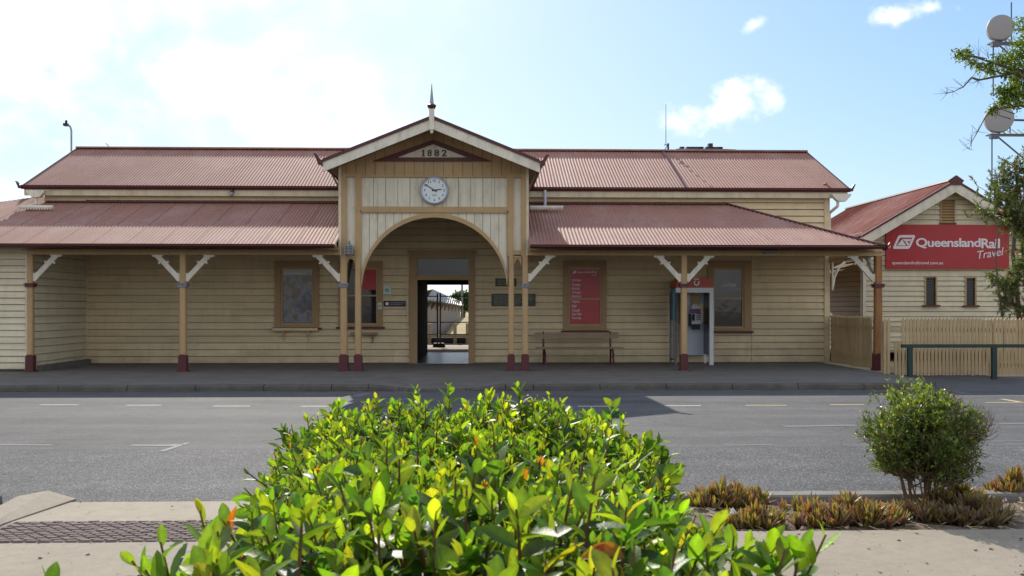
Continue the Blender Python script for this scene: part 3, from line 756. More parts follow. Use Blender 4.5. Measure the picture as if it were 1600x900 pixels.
# date pediment
mb = MB(); t = [P(583,252.5,YP), P(768,252.5,YP), P(677,219.5,YP)]; i_ = [P(621,246.8,YP), P(731,246.8,YP), P(677,226,YP)]
outer = [(p.x,p.z) for p in t]; inner = [(p.x,p.z) for p in i_]
for k in range(3):
    a, b, c, d = outer[k], outer[(k+1)%3], inner[(k+1)%3], inner[k]
    mb.prism([a,b,c,d], YP-.085, YP-.021)
PD = mb.build('date_pediment', M['maroon'], ST)
mb = MB(); mb.prism(inner, YP-.055, YP-.022); mb.build('date_panel', M['panel'], PD)
v = []; fcs = []
for ch, a, b in (('1',659.3,664.2),('8',667.8,675),('8',678.6,686.6),('2',690.2,698.4)):
    r = prect(a, b, 234.5, 245, YP)
    if ch == '1':
        mbn = MB(); w_ = (r[1]-r[0]); xm = (r[0]+r[1])/2
        mbn.prism([(r[0],r[2]),(r[1],r[2]),(r[1],r[2]+.018),(xm+.019,r[2]+.022),(xm+.019,r[3]),(xm-.005,r[3]),(r[0],r[3]-.035),(r[0],r[3]-.05),(xm-.019,r[3]-.042),(xm-.019,r[2]+.022),(r[0],r[2]+.018)], YP-.07, YP-.052)
        vs, fs = mbn.v, mbn.f
    else: vs, fs = text(ch, r, YP-.056, None, None, bold=.028)
    o = len(v); v += vs; fcs += [tuple(i+o for i in f) for f in fs]
link('date_numerals', v, fcs, M['num'], PD)

# ---- windows
def frame_box(mb, x0, x1, z0, z1, w, y0, y1):
    mb.box(x0, x0+w, y0, y1, z0, z1); mb.box(x1-w, x1, y0, y1, z0, z1)
    mb.box(x0+w, x1-w, y0, y1, z1-w, z1); mb.box(x0+w, x1-w, y0, y1, z0, z0+w)
def window(fr, gl, mid, label, pane='pane', sill_py=None, sill_ext=2, midbar=True, tanmix='tan_dark'):
    a = prect(*fr, YW); g = prect(*gl, YW)
    mb = MB()
    y0, y1 = YW-.075, YW+.02
    mb.box(a[0], g[0]-.05, y0, y1, a[2], a[3]); mb.box(g[1]+.05, a[1], y0, y1, a[2], a[3])
    mb.box(g[0]-.05, g[1]+.05, y0, y1, g[3]+.05, a[3]); 
    if g[2]-.05 > a[2]+.01: mb.box(g[0]-.05, g[1]+.05, y0, y1, a[2], g[2]-.05)
    w = mb.build('window', M[tanmix], ST); w['label'] = label
    mb = MB(); frame_box(mb, g[0]-.05, g[1]+.05, g[2]-.05, g[3]+.05, .05, YW-.035, YW+.03)
    if midbar: zm = Z(mid, YW); mb.box(g[0], g[1], YW-.03, YW+.02, zm-.02, zm+.02)
    mb.build('sash', M['tan'], w)
    mb = MB()
    if midbar:
        mb.box(g[0], g[1], YW-.01, YW+.0, zm+.02, g[3]); mb.box(g[0], g[1], YW+.006, YW+.016, g[2], zm-.02)
    else: mb.box(g[0], g[1], YW-.01, YW+.0, g[2], g[3])
    mb.build('pane', M[pane], w)
    zs = Z(sill_py, YW); mb = MB()
    mb.box(a[0]-.03*sill_ext, a[1]+.03*sill_ext, YW-.13, YW-.0, zs-.05, zs); mb.build('sill', M['maroon'], w)
    return w, g
w1, g1 = window((430,499,408,513), (442,488,421,505), 460, 'window in the left verandah bay with shelf brackets below', 'pane_blue', 511.5, midbar=False)
mb = MB(); r = prect(428,498,512.5,516.5,YW); mb.box(r[0],r[1],YW-.22,YW-.03,r[2],r[3]); 
r = prect(426,500,521.5,524.5,YW); mb.box(r[0],r[1],YW-.05,YW-.03,r[2],r[3])
for q in (444, 483.5):
    c = P(q,520,YW); mb.extr([(c.x-.02,YW-.03,Z(517,YW)),(c.x-.02,YW-.2,Z(517,YW)),(c.x-.02,YW-.17,Z(520,YW)),(c.x-.02,YW-.08,Z(526,YW)),(c.x-.02,YW-.03,Z(536,YW))], (.04,0,0))
mb.build('ticket_shelf', M['cream'], w1)
w2, g2 = window((530,598,408,510), (542,588,421,505), 462, 'window behind the arch posts with a red poster in its top half', 'pane', 510.5)
mb = MB(); r = prect(550,590,519,522.5,YW); mb.box(r[0],r[1],YW-.22,YW-.03,r[2],r[3])
for q in (556, 582.5):
    c = P(q,520,YW); mb.extr([(c.x-.02,YW-.03,Z(522.5,YW)),(c.x-.02,YW-.2,Z(522.5,YW)),(c.x-.02,YW-.08,Z(529,YW)),(c.x-.02,YW-.03,Z(536,YW))], (.04,0,0))
mb.build('ticket_shelf', M['bench'], w2)
w3, g3 = window((880,947,408,516), (891,937,420,506), 467, 'window above the bench filled by a red poster', 'pane', 516.5)
w4, g4 = window((1105,1172,408,517), (1116,1159,421,510), 466, 'window beside the phone booth with white script on the glass', 'pane', 517.5)
for body, r_, sh in (('journeys', prect(1126,1150,441.5,450.5,YW), .35), ('travel', prect(1128,1139,438.2,440.8,YW), .2), ('start here with us', prect(1129,1156,451,452.8,YW), .0)):
    letter(body, r_, YW-.014, M['lettering'], w4, 'window_lettering', shear=sh, depth=.003)
# ---- doorway
d0 = prect(640,742,393,568,YW); o0 = prect(652,732,404,568,YW)
mb = MB(); y0, y1 = YW-.08, YW+.1
mb.box(d0[0], o0[0], y0, y1, 0, d0[3]); mb.box(o0[1], d0[1], y0, y1, 0, d0[3]); mb.box(o0[0], o0[1], y0, y1, o0[3], d0[3])
mb.box(o0[0], o0[1], y0+.02, y1, Z(437.5,YW), Z(430.5,YW))
mb.box(d0[0]-.03, d0[1]+.03, y0-.03, y0-.002, d0[3]-.05, d0[3]+.02)
DW = mb.build('doorway', M['tan_dark'], ST)
mb = MB(); mb.box(o0[0], o0[1], YW-.0, YW+.012, Z(430.5,YW), o0[3]); mb.build('transom_pane', M['pane'], DW)

# ---- rainwater goods
def downpipe(label, head, pipe, spreader):
    mb = MB(); mb.path(pipe, .042, n=8); p = mb.build('downpipe', M['white' if label != 'grey downpipe right of the arched gable' else 'boothgrey'], ST); p['label'] = label
    if head:
        mb = MB(); x0, x1, y, z0, z1 = head
        mb.extr([(x0,y,z1),(x1,y,z1),(x1-.03,y,z1-.07),(x0+(x1-x0)*.72,y,z0),(x0+(x1-x0)*.32,y,z0),(x0+.03,y,z1-.07)], (0,.18,0)); mb.build('rain_head', M['white'], p)
    if spreader:
        x0, x1, y, z = spreader
        mb = MB(); mb.tube((x0,y,z),(x1,y,z),.05,n=8); 
        for q in range(12): mb.tube((x0+.05+(x1-x0-.1)*q/11,y-.03,z-.02),(x0+.05+(x1-x0-.1)*q/11,y-.05,z-.07),.012,n=5)
        mb.build('spreader', M['white'], p)
Yh = YE-.14; zz = Z(326,24.9)
downpipe('downpipe at the left end of the main eave', (X(40,Yh),X(69,Yh),Yh,Z(310.5,Yh),Z(299.5,Yh)), [(X(54,Yh),Yh+.1,Z(310,Yh)),(X(54,Yh),Yh+.1,Z(322,Yh)),(X(54,Yh),24.9,zz)], (X(29,24.9),X(83,24.9),24.9,zz))
downpipe('grey downpipe right of the arched gable', None, [(X(852,Yh),Yh+.1,Z(296,Yh)),(X(852,Yh),Yh+.1,Z(318,Yh)),(X(852,24.9),24.9,Z(324,24.9))], (X(828,24.9),X(880,24.9),24.9,Z(324,24.9)))
Yh = YE-.02; rx = xmr
downpipe('downpipe bending back to the wall at the right end', (X(1298,Yh),X(1328,Yh),Yh-.12,Z(313,Yh),Z(301.5,Yh)), [(X(1309,Yh),Yh,Z(312,Yh)),(X(1309,Yh),Yh,Z(320,Yh)),(xR+.07,YW+.05,Z(331,YW)),(xR+.07,YW+.05,2.95)], None)
# ================================================================== THINGS ON AND AROUND THE STATION
# clock
c = P(679,298,YP); cy = YP-.02; rr = 22.6*YP/F
CK = thing('wall_clock', (c.x, cy, c.z-rr), 'round white-faced clock in a grey case, showing ten to three above the arch', 'clock')
mb = MB(); mb.lathe((c.x,cy,c.z), [(rr*.97,-.03),(rr,.04),(rr*.98,.09),(rr*.92,.115),(rr*.86,.11),(rr*.84,.075),(rr*.84,.0)], 48, 'Y'); mb.build('rim', M['clockrim'], CK, smooth=False)
mb = MB(); mb.lathe((c.x,cy,c.z), [(rr*.845,.06),(rr*.845,.08)], 48, 'Y'); mb.build('clock_face', M['clockface'], CK)
yf = cy-.083
for i in range(1, 13):
    t = math.pi/2-i*math.pi/6; s = .026 if i < 10 else .034
    x, z = c.x+math.cos(t)*rr*.66, c.z+math.sin(t)*rr*.66
    letter(str(i), (x-s*(.55 if i<10 else .95)*(.55 if i==1 else 1), x+s*(.55 if i<10 else .95)*(.55 if i==1 else 1), z-.028, z+.028), yf, M['ink'], CK, 'numeral', bold=.015, depth=.003)
def hand(ang, l0, l1, w0, w1, name, y):
    t = math.pi/2-math.radians(ang); d = Vector((math.cos(t),math.sin(t))); n_ = Vector((-d.y,d.x)); o = Vector((c.x,c.z))
    pts = [o-d*l0-n_*w0, o+d*l1-n_*w1, o+d*l1+n_*w1, o-d*l0+n_*w0]
    mb = MB(); mb.prism([(p.x,p.y) for p in pts], y-.006, y); return mb.build(name, M['ink'], CK)
hand(82, .06, rr*.50, .014, .009, 'hour_hand', yf-.004); hand(303, .07, rr*.76, .012, .006, 'minute_hand', yf-.012)
mb = MB()
for k in range(4): mb.box(c.x-.05+k*.027,c.x-.032+k*.027,yf-.003,yf,c.z-rr*.36,c.z-rr*.36+.016)
mb.build('maker_mark', M['ink'], CK)

# wall lantern between the left posts
r = prect(540.5,553.5,385.5,397.5,YP); LN = thing('wall_lantern', ((r[0]+r[1])/2, YP-.15, r[2]), 'grey slatted lantern with pointed top between the left arch posts', 'lantern')
mb = MB()
for q in range(6):
    zz = r[2]+(r[3]-r[2])*q/5; mb.box(r[0],r[1],YP-.25,YP-.07,zz-.008,zz+.008)
for xx in (r[0],r[1],(r[0]+r[1])/2): mb.box(xx-.006,xx+.006,YP-.256,YP-.244,r[2],r[3])
mb.build('cage', M['metal'], LN)
mb = MB(); mb.box(r[0]+.015,r[1]-.015,YP-.235,YP-.06,r[2]+.01,r[3]-.01); mb.build('lamp_body', M['darkmetal'], LN)
mb = MB(); xm = (r[0]+r[1])/2; mb.lathe((xm,YP-.15,r[3]+.008), [(.07,0),(.05,.03),(.02,.06),(.03,.08),(.006,.14)], 10); mb.build('finial', M['metal'], LN)
# floodlight behind the left posts
FL = thing('floodlight', P(545.5,402,YP+.3), 'thin dark tube lamp hanging diagonally between the left arch posts', 'lamp')
mb = MB(); a, b = P(549,405,YP+.3), P(543,445,YP+.3); mb.tube(a, b, .05, .02, 8); mb.build('lamp_tube', M['darkmetal'], FL)
mb = MB(); mb.box(a.x-.02,a.x+.02,YP+.05,YP+.34,a.z-.0,a.z+.05); mb.build('lamp_arm', M['darkmetal'], FL)
# camera on the fascia
p = P(363.5,298,YE); SCM = thing('security_camera', (p.x,YE-.15,p.z-.14), 'small dark security camera under the left main eave', 'camera')
mb = MB(); mb.box(p.x-.03,p.x+.03,YE-.12,YE+.03,p.z-.06,p.z+.02); mb.build('mount', M['darkmetal'], SCM)
mb = MB(); mb.lathe((p.x,YE-.1,p.z-.15), [(.02,0),(.05,.02),(.055,.08),(.04,.1)], 12); mb.build('dome', M['metal'], SCM)
# bulkhead lamp under the right beam
r = prect(1187,1214,390,394.5,YP-.12); BL = thing('bulkhead_lamp', ((r[0]+r[1])/2,YP-.15,r[2]), 'small dark bulkhead lamp on the beam of the right verandah', 'lamp')
mb = MB(); mb.box(r[0],r[1],YP-.19,YP-.096,r[3]-.025,r[3]); mb.build('mount', M['darkmetal'], BL)
mb = MB(); xm = (r[0]+r[1])/2; mb.prism([(xm-.13,r[3]-.026),(xm-.10,r[2]-.03),(xm+.10,r[2]-.03),(xm+.13,r[3]-.026)][::1], YP-.18, YP-.1); mb.build('lens', M['bluegrey'], BL)

# notices and plaques on the wall (board faces stand 3 cm proud)
yw = YW-.032
def plate(name, px, m, label, cat, d=.012, y=None, group=None):
    y = yw if y is None else y
    r = prect(*px, YW); t = thing(name, ((r[0]+r[1])/2, y, r[2]), label, cat, group)
    mb = MB(); mb.box(r[0],r[1],y-d,y,r[2],r[3]); mb.build('plate', M[m], t); return t, r, y-d-.0005
t, r, y = plate('information_sign', (599,611,447,462), 'signwhite', 'small white sign with a green symbol left of the doorway', 'sign')
mb = MB(); xm, zm = (r[0]+r[1])/2, (r[2]+r[3])/2
mb.lathe((xm,y,zm+.015),[(.055,0),(.055,.004)],20,'Y'); mb.build('green_symbol', M['signgreen'], t)
mb = MB(); mb.prism([(xm-.03,zm-.03),(xm-.01,zm-.035),(xm+.035,zm+.045),(xm+.01,zm+.05)],y-.008,y-.0045); mb.build('symbol_figure', M['signwhite'], t)
mb = MB(); mb.box(r[0]+.02,r[1]-.02,y-.003,y,r[2]+.012,r[2]+.035); mb.build('symbol_bar', M['signgreen'], t)
t, r, y = plate('station_notice', (600,634,470,479), 'darkmetal', 'dark horizontal notice with a white disc below the green sign', 'sign')
mb = MB(); mb.lathe((r[0]+.085,y,(r[2]+r[3])/2),[(.045,0),(.045,.004)],18,'Y'); mb.build('disc', M['lettering'], t)
letter('no smoking on this\nstation platform', (r[0]+.16,r[1]-.03,r[2]+.035,r[3]-.03), y, M['clockrim'], t, 'lettering', depth=.003)
t, r, y = plate('notice_card', (591,597,473,483), 'signwhite', 'small white card on the window frame beside the dark notice', 'notice', y=YW-.077)
mb = MB(); mb.box(r[0]+.02,r[1]-.02,y-.003,y,r[2]+.04,r[3]-.05); mb.build('printed_block', M['metal'], t)
t, r, y = plate('memorial_plaque', (774,806.5,435,447.5), 'plaque', 'smaller upper dark bronze plaque partly behind the right arch post', 'plaque', .02)
letter('HISTORIC RAILWAY\nSTATION\nHERITAGE PLACE', (r[0]+.06,r[1]-.06,r[2]+.04,r[3]-.04), y, M['plaquetext'], t, depth=.003)
t, r, y = plate('memorial_plaque', (768,836.5,459,478.5), 'plaque', 'wider lower dark bronze plaque crossed by both right arch posts', 'plaque', .02)
letter('THIS PLAQUE COMMEMORATES THE\nOPENING OF THE RAILWAY STATION\nAND THE ONE HUNDRED YEARS OF\nSERVICE TO THE PEOPLE OF\nTHE CITY AND DISTRICT', (r[0]+.06,r[1]-.06,r[2]+.04,r[3]-.04), y, M['plaquetext'], t, depth=.003)
# posters in windows
r = prect(891.5,936.5,421,505.5,YW); y = YW-.013
t = thing('window_poster', ((r[0]+r[1])/2,y,r[2]), 'tall red poster with a list of white words in the window above the bench', 'poster')
mb = MB(); mb.box(r[0],r[1],y-.006,y,r[2],Z(468.2,YW)); mb.box(r[0],r[1],y-.006,y,Z(465.6,YW),r[3]); mb.build('poster_sheet', M['posterred'], t)
v = []; fcs = []
rows = [('Holidays', 438.5, 14.5), ('Cruises', 445, 13.5), ('Hotels', 451, 12), ('Packages', 457.5, 14), ('Insurance', 463, 14.5), ('Flights', 472, 12), ('Rail', 478.5, 7), ('Coach', 485, 12), ('Car Hire', 491, 15), ('Touring', 497.5, 14)]
for body, py, w_ in rows:
    vs, fs = text(body, prect(893.5, 893.5+w_, py-2.6, py+1.8, YW), y-.007, None, None, bold=.01, depth=.003); o = len(v); v += vs; fcs += [tuple(i+o for i in f) for f in fs]
vs, fs = text('QueenslandRail', prect(902, 932.5, 423.2, 427.6, YW), y-.007, None, None, bold=.02, depth=.003); o = len(v); v += vs; fcs += [tuple(i+o for i in f) for f in fs]
vs, fs = text('Travel', prect(924, 931.5, 428, 431, YW), y-.007, None, None, shear=.3, depth=.003); o = len(v); v += vs; fcs += [tuple(i+o for i in f) for f in fs]
link('lettering', v, fcs, M['lettering'], t)
mb = MB(); rr_ = prect(894,901,423.2,427.4,YW); mb.prism([(rr_[0],rr_[2]),(rr_[1]-.03,rr_[2]),(rr_[1],rr_[3]),(rr_[0]+.03,rr_[3])], y-.011, y-.0065); mb.build('emblem', M['lettering'], t)
r = prect(557,588,420.5,453,YW); t = thing('window_poster', ((r[0]+r[1])/2,y,r[2]), 'short red poster in the top of the window behind the arch posts', 'poster')
mb = MB(); mb.box(r[0],r[1],y-.006,y,r[2],r[3]); mb.build('poster_sheet', M['posterred'], t)
letter('Travel', prect(567,584,424,430,YW), y-.007, M['signred'], t, bold=.02, depth=.003)

r = prect(443,487.5,430,504,YW); y = YW-.011; t = thing('window_poster', ((r[0]+r[1])/2,y,r[2]), 'faded blue-grey picture print filling the window of the left verandah bay', 'poster')
mb = MB(); mb.box(r[0],r[1],y-.005,y,r[2],r[3]); mb.build('picture_sheet', M['print'], t)
mb = MB(); mb.box(r[0]+.01,r[1]-.14,y-.006,y,r[3]+.015,r[3]+.09); mb.build('title_strip', M['boothgrey'], t)
# bench against the wall
Yb = 25.2
BN = thing('bench', (X(902,Yb), Yb, 0), 'long weathered timber bench with iron legs under the red poster window', 'bench')
a = prect(836,966.5,519.5,528.5,Yb+.12); mb = MB(); mb.add(*[*[None]*0] or ([(a[0],Yb+.10,a[2]),(a[1],Yb+.10,a[2]),(a[1],Yb+.15,a[3]),(a[0],Yb+.15,a[3]),(a[0],Yb+.13,a[2]),(a[1],Yb+.13,a[2]),(a[1],Yb+.18,a[3]),(a[0],Yb+.18,a[3])],[(0,1,2,3),(7,6,5,4),(0,3,7,4),(1,5,6,2),(3,2,6,7),(0,4,5,1)])); mb.build('backrest', M['bench'], BN)
zs = Z(542.3,Yb); mb = MB()
for q in range(4): mb.box(a[0]+.01,a[1]+.06,Yb-.38+q*.12,Yb-.28+q*.12,zs-.035,zs)
mb.build('seat', M['bench'], BN)
for px in (849.5, 954.5):
    x = X(px,Yb); mb = MB()
    mb.path([(x,Yb+.17,a[3]+.02),(x,Yb+.10,zs+.03),(x,Yb+.05,zs-.06),(x+.01,Yb+.16,0)], .026, n=8)
    mb.path([(x,Yb+.05,zs-.06),(x,Yb-.36,zs-.06),(x+.03,Yb-.28,zs-.22),(x+.02,Yb-.36,0)], .024, n=8)
    mb.path([(x,Yb+.1,.17),(x,Yb-.1,.22),(x,Yb-.3,.2)], .015, n=6); mb.box(x-.03,x+.05,Yb-.42,Yb+.22,0,.02)
    mb.build('leg', M['maroon'], BN)

# phone booth
Yf, Yk = 24.75, 25.6
bx0, bx1 = X(1056,Yf), X(1115,Yf)
PB = thing('phone_booth', ((bx0+bx1)/2, Yf, 0), 'open white phone booth with orange-red hood behind the verandah post', 'phone booth')
zt0, zt1 = Z(449.5,Yf), Z(432.5,Yf)
mb = MB(); zf = Z(457,Yf)
mb.box(bx1-.10,bx1,Yf,Yf+.10,0,zt0); mb.box(bx0,bx1-.10,Yf,Yf+.10,zf,zt0); mb.box(bx1-.08,bx1,Yf+.10,Yk,zf,zt0); 
mb.box(bx1-.06,bx1-.01,Yk-.06,Yk,0,zf); 
mb.build('booth_frame', M['boothwhite'], PB)
mb = MB(); mb.box(bx0,bx0+.05,Yf+.1,Yf+.15,0,zf-.002); mb.box(bx0,bx0+.05,Yk-.06,Yk,0,zf-.002); mb.box(bx0,bx0+.05,Yf+.15,Yk-.06,.10,.15); build_each(mb, 'side_post', M['booth_side'], PB)
mb = MB(); rad = .14; hz = zt1-zt0
prof = [(bx0+.02,zt0+.002),(bx1-.005,zt0+.002),(bx1-.005,zt1-.16),(bx1-.04,zt1-.08),(bx1-.13,zt1-.025),(bx1-.28,zt1),(bx0+.26,zt1),(bx0+.14,zt1-.03),(bx0+.05,zt1-.09),(bx0+.02,zt1-.16)]
mb.prism(prof, Yf+.01, Yk); mb.build('hood', M['phonered'], PB)
mb = MB()                                                    # loop mark on the hood
cc = P(1089,440,Yf)
def ring(mb, cx_, cz_, r0, r1, t0, t1, y0, y1, n=18, sx=1.0):
    for i in range(n):
        a, b = t0+(t1-t0)*i/n, t0+(t1-t0)*(i+1)/n
        q = [(cx_+sx*r0*math.cos(a),cz_+r0*math.sin(a)),(cx_+sx*r1*math.cos(a),cz_+r1*math.sin(a)),(cx_+sx*r1*math.cos(b),cz_+r1*math.sin(b)),(cx_+sx*r0*math.cos(b),cz_+r0*math.sin(b))]
        mb.prism(q, y0, y1)
ring(mb, cc.x-.01, cc.z-.03, .045, .075, R(120), R(400), Yf-.002, Yf+.009); mb.box(cc.x-.09,cc.x+.05,Yf-.002,Yf+.009,cc.z+.055,cc.z+.082)
mb.build('hood_emblem', M['lettering'], PB)
mb = MB(); pb0 = X(1062,Yk); pb1 = X(1101,Yk); mb.box(pb0,pb1,Yk-.10,Yk-.05,.22,Z(505,Yk)+.0)
mb.box(pb0,X(1077,Yk),Yk-.10,Yk-.05,Z(505,Yk),1.95); mb.box(X(1092,Yk),pb1,Yk-.10,Yk-.05,Z(475,Yk),1.95); mb.box(X(1077,Yk),X(1092,Yk),Yk-.10,Yk-.05,Z(505,Yk),Z(482,Yk))
mb.build('back_panel', M['boothgrey'], PB)
r = prect(1078,1094.5,476,511,Yk-.2); mb = MB()
mb.prism([(r[0],r[2]+.10),(r[0]+.03,r[2]+.05),(r[1]-.02,r[2]+.05),(r[1],r[2]+.12),(r[1],r[3]-.10),(r[1]-.05,r[3]-.03),(r[0]+.06,r[3]),(r[0]+.02,r[3]-.05)], Yk-.30, Yk-.11)
PH = mb.build('payphone', M['boothgrey'], PB)
mb = MB(); mb.box(r[0]-.005,r[1]-.03,Yk-.32,Yk-.302,r[3]-.23,r[3]-.11); mb.build('phone_plate', M['purple'], PH)
mb = MB(); mb.path([(r[0]+.07,Yk-.34,r[3]-.25),(r[0]+.06,Yk-.36,r[3]-.33),(r[0]+.07,Yk-.34,r[3]-.42)], .03, n=8); mb.box(r[0]+.02,r[1]-.04,Yk-.33,Yk-.302,r[2]-.06,r[2]+.08)
mb.box(r[0]-.02,r[0]+.02,Yk-.32,Yk-.12,r[2]+.02,r[3]-.25); mb.build('handset', M['black'], PH)
mb = MB()
for q in range(4):
    mb.box(r[0]+.15,r[1]-.02,Yk-.316,Yk-.302,r[3]-.26-q*.05,r[3]-.235-q*.05)
mb.build('keypad', M['darkmetal'], PH)
mb = MB(); mb.box(bx0+.012,bx0+.03,Yf+.1,Yk-.06,Z(502,Yf),Z(452,Yf)-.0); mb.prism([(bx0-.07,Z(502,Yf)),(bx0-.0,Z(502,Yf)),(bx0-.0,Z(452,Yf)),(bx0-.07,Z(452,Yf))], Yf+.06, Yf+.09); mb.build('advert_panel', M['blue'], PB)
mb = MB(); mb.prism([(bx0-.07,.16),(bx0-.0,.16),(bx0-.0,Z(503,Yf)),(bx0-.07,Z(503,Yf))], Yf+.06, Yf+.09); mb.build('side_panel', M['booth_side'], PB)
mb = MB(); mb.box(bx1-.09,bx1-.075,Yf+.12,Yk-.07,.25,zf); mb.build('side_glass', M['pane'], PB)

# aerials on the ridge
p = P(1042,233,YRI); AN = thing('roof_antenna', (p.x,YRI,zRI), 'thin whip antenna standing on the right half of the main ridge', 'antenna')
mb = MB(); mb.tube((p.x-.03,YRI,zRI+.2),(p.x-.03,YRI,Z(161,YRI)),.013,.008,6); mb.build('whip', M['metal'], AN)
mb = MB(); mb.tube((p.x+.04,YRI,zRI),(p.x+.04,YRI,zRI+.25),.03,n=6); mb.tube((p.x-.08,YRI,zRI+.2),(p.x+.07,YRI,zRI+.2),.015,n=6); mb.tube((p.x-.1,YRI+.05,zRI),(p.x+.03,YRI,zRI+.2),.012,n=6); mb.build('bracket', M['darkmetal'], AN)
p = P(169,233,YRI); AN2 = thing('television_aerial', (p.x,YRI,zRI), 'tiny bent aerial on the left end of the main ridge', 'antenna')
mb = MB(); mb.path([(p.x,YRI,zRI),(p.x,YRI,zRI+.10),(p.x-.07,YRI,zRI+.16)],.012,n=5); mb.build('aerial_rod', M['metal'], AN2)

# ================================================================== ANNEXE WITH THE RED SIGN
YA = 33.5
AX = thing('annexe_building', (X(1483,YA),YA,0), 'smaller cream weatherboard building with rusty red gable roof behind the picket fence', 'building')
ax0 = X(1348.5,YA); apx = X(1483.5,YA); ahw = apx-ax0; ax1 = apx+ahw
zae = Z(366,YA,1348)-.03; zaa = P(1483.5,284,YA).z; apit = (zaa-P(1345,366,YA).z)/(apx-X(1345,YA))
def atop(z): 
    w_ = (zaa-.12-z)/apit; return (apx-w_, apx+w_)
H = [hole(1444,1463.5,431,476.5,YA), hole(1507,1525,432,477,YA), hole(1567,1586,432,477,YA), hole(1470,1490,313,348,YA)]
mb = MB(); boards(mb, (0,YA,0), (1,0,0), (0,-1,0), ax0, ax1, -.1, zaa-.1, H, top=lambda z: (max(ax0,atop(z)[0]), min(ax1,atop(z)[1])))
mb.build('wall', M['cream2'], AX)
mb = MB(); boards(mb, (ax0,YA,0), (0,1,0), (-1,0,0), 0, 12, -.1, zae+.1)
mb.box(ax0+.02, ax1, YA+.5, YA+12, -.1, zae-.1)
mb.build('side_wall', M['shaded_side_wall'], AX)['label'] = 'side wall facing the station, brown with its shade painted in'
mb = MB(); mb.box(ax0-.05, ax0+.09, YA-.05, YA-.03, -.1, zae); mb.box(ax0-.05, ax0-.03, YA-.05, YA+.10, -.1, zae); build_each(mb, 'corner_board', M['white'], AX)
xe0 = X(1340,YA)-.05; ze0 = zaa-apit*(apx-xe0)
mb = MB()
YF0 = YA-.45; YAB = YA+9.6
for s in (-1,1): corrug_side(mb, (apx+s*(apx-xe0), ze0), (apx, zaa), YF0, lambda t: YAB, pitch=.11, amp=.016, seg=5)
AR = mb.build('roof', M['roof2'], AX)
mb = MB(); mb.tube((apx,YF0,zaa+.02),(apx,YAB,zaa+.02),.07,n=8); mb.prism([(apx-.28,zaa-.02),(apx-.17,zaa-.17),(apx+.17,zaa-.17),(apx+.28,zaa-.02),(apx+.02,zaa+.16),(apx-.02,zaa+.16)], YF0-.05, YF0-.02); mb.build('ridge_cap', M['gutter'], AR)
for s in (-1,1):
    mb = MB(); xx = apx+s*(apx-xe0)
    mb.extr([(apx,YF0,zaa-.06),(xx,YF0,ze0-.06),(xx,YF0,ze0-.42),(apx,YF0,zaa-.42)], (0,.05,0)); mb.build('barge_board', M['white'], AR)
    mb = MB(); mb.extr([(apx,YF0-.03,zaa+.02),(xx,YF0-.03,ze0+.02),(xx,YF0-.03,ze0-.06),(apx,YF0-.03,zaa-.06)], (0,.08,0)); mb.build('verge_trim', M['gutter'], AR)
    mb = MB(); mb.extr([(apx,YF0+.06,zaa-.10),(xx,YF0+.06,ze0-.10),(xx,YF0+.06,ze0-.07),(apx,YF0+.06,zaa-.07)], (0,YAB-YF0-.1,0)); mb.build('soffit', M['soffit'], AR)
q = P(1556,330,YA+2); mb = MB(); mb.tube((q.x,YA+2,q.z-.7),(q.x,YA+2,Z(297,YA+2)*1.0+.45),.07,n=8); mb.build('flue_pipe', M['gutter'], AR)
for h in H[:3]:
    mb = MB(); mb.box(h[0]-.0,h[0]+.05,YA-.05,YA+.02,h[2],h[3]); mb.box(h[1]-.05,h[1],YA-.05,YA+.02,h[2],h[3]); mb.box(h[0]+.05,h[1]-.05,YA-.05,YA+.02,h[3]-.05,h[3])
    w_ = mb.build('window', M['tan'], AX)
    mb = MB(); mb.box(h[0]+.05,h[1]-.05,YA+.03,YA+.04,h[2],h[3]-.05); mb.build('pane', M['pane'], w_)
    mb = MB()
    for k in range(10): zz = h[2]+(h[3]-h[2]-.06)*k/10; mb.extr([(h[0]+.055,YA+.0,zz),(h[0]+.055,YA+.025,zz+.06),(h[0]+.055,YA+.028,zz+.06),(h[0]+.055,YA+.003,zz)], (h[1]-h[0]-.11,0,0))
    mb.build('louvre', M['darkmetal'], w_)
    mb = MB(); mb.box(h[0]-.08,h[1]+.08,YA-.12,YA,h[2]-.06,h[2]); mb.build('sill', M['maroon'], w_)
h = H[3]; mb = MB()
for k in range(8): zz = h[2]+(h[3]-h[2])*k/8; mb.extr([(h[0],YA-.05,zz),(h[0],YA+.03,zz+.10),(h[0],YA+.04,zz+.09),(h[0],YA-.04,zz-.01)], (h[1]-h[0],0,0))
mb.box(h[0]-.04,h[0],YA-.06,YA+.04,h[2],h[3]+.03); mb.box(h[1],h[1]+.04,YA-.06,YA+.04,h[2],h[3]+.03); mb.box(h[0],h[1],YA-.06,YA+.04,h[3],h[3]+.03)
V_ = mb.build('gable_vent', M['tan'], AX); mb = MB(); mb.box(h[0]-.07,h[1]+.07,YA-.08,YA,h[2]-.06,h[2]-.011); mb.build('sill', M['maroon'], V_)
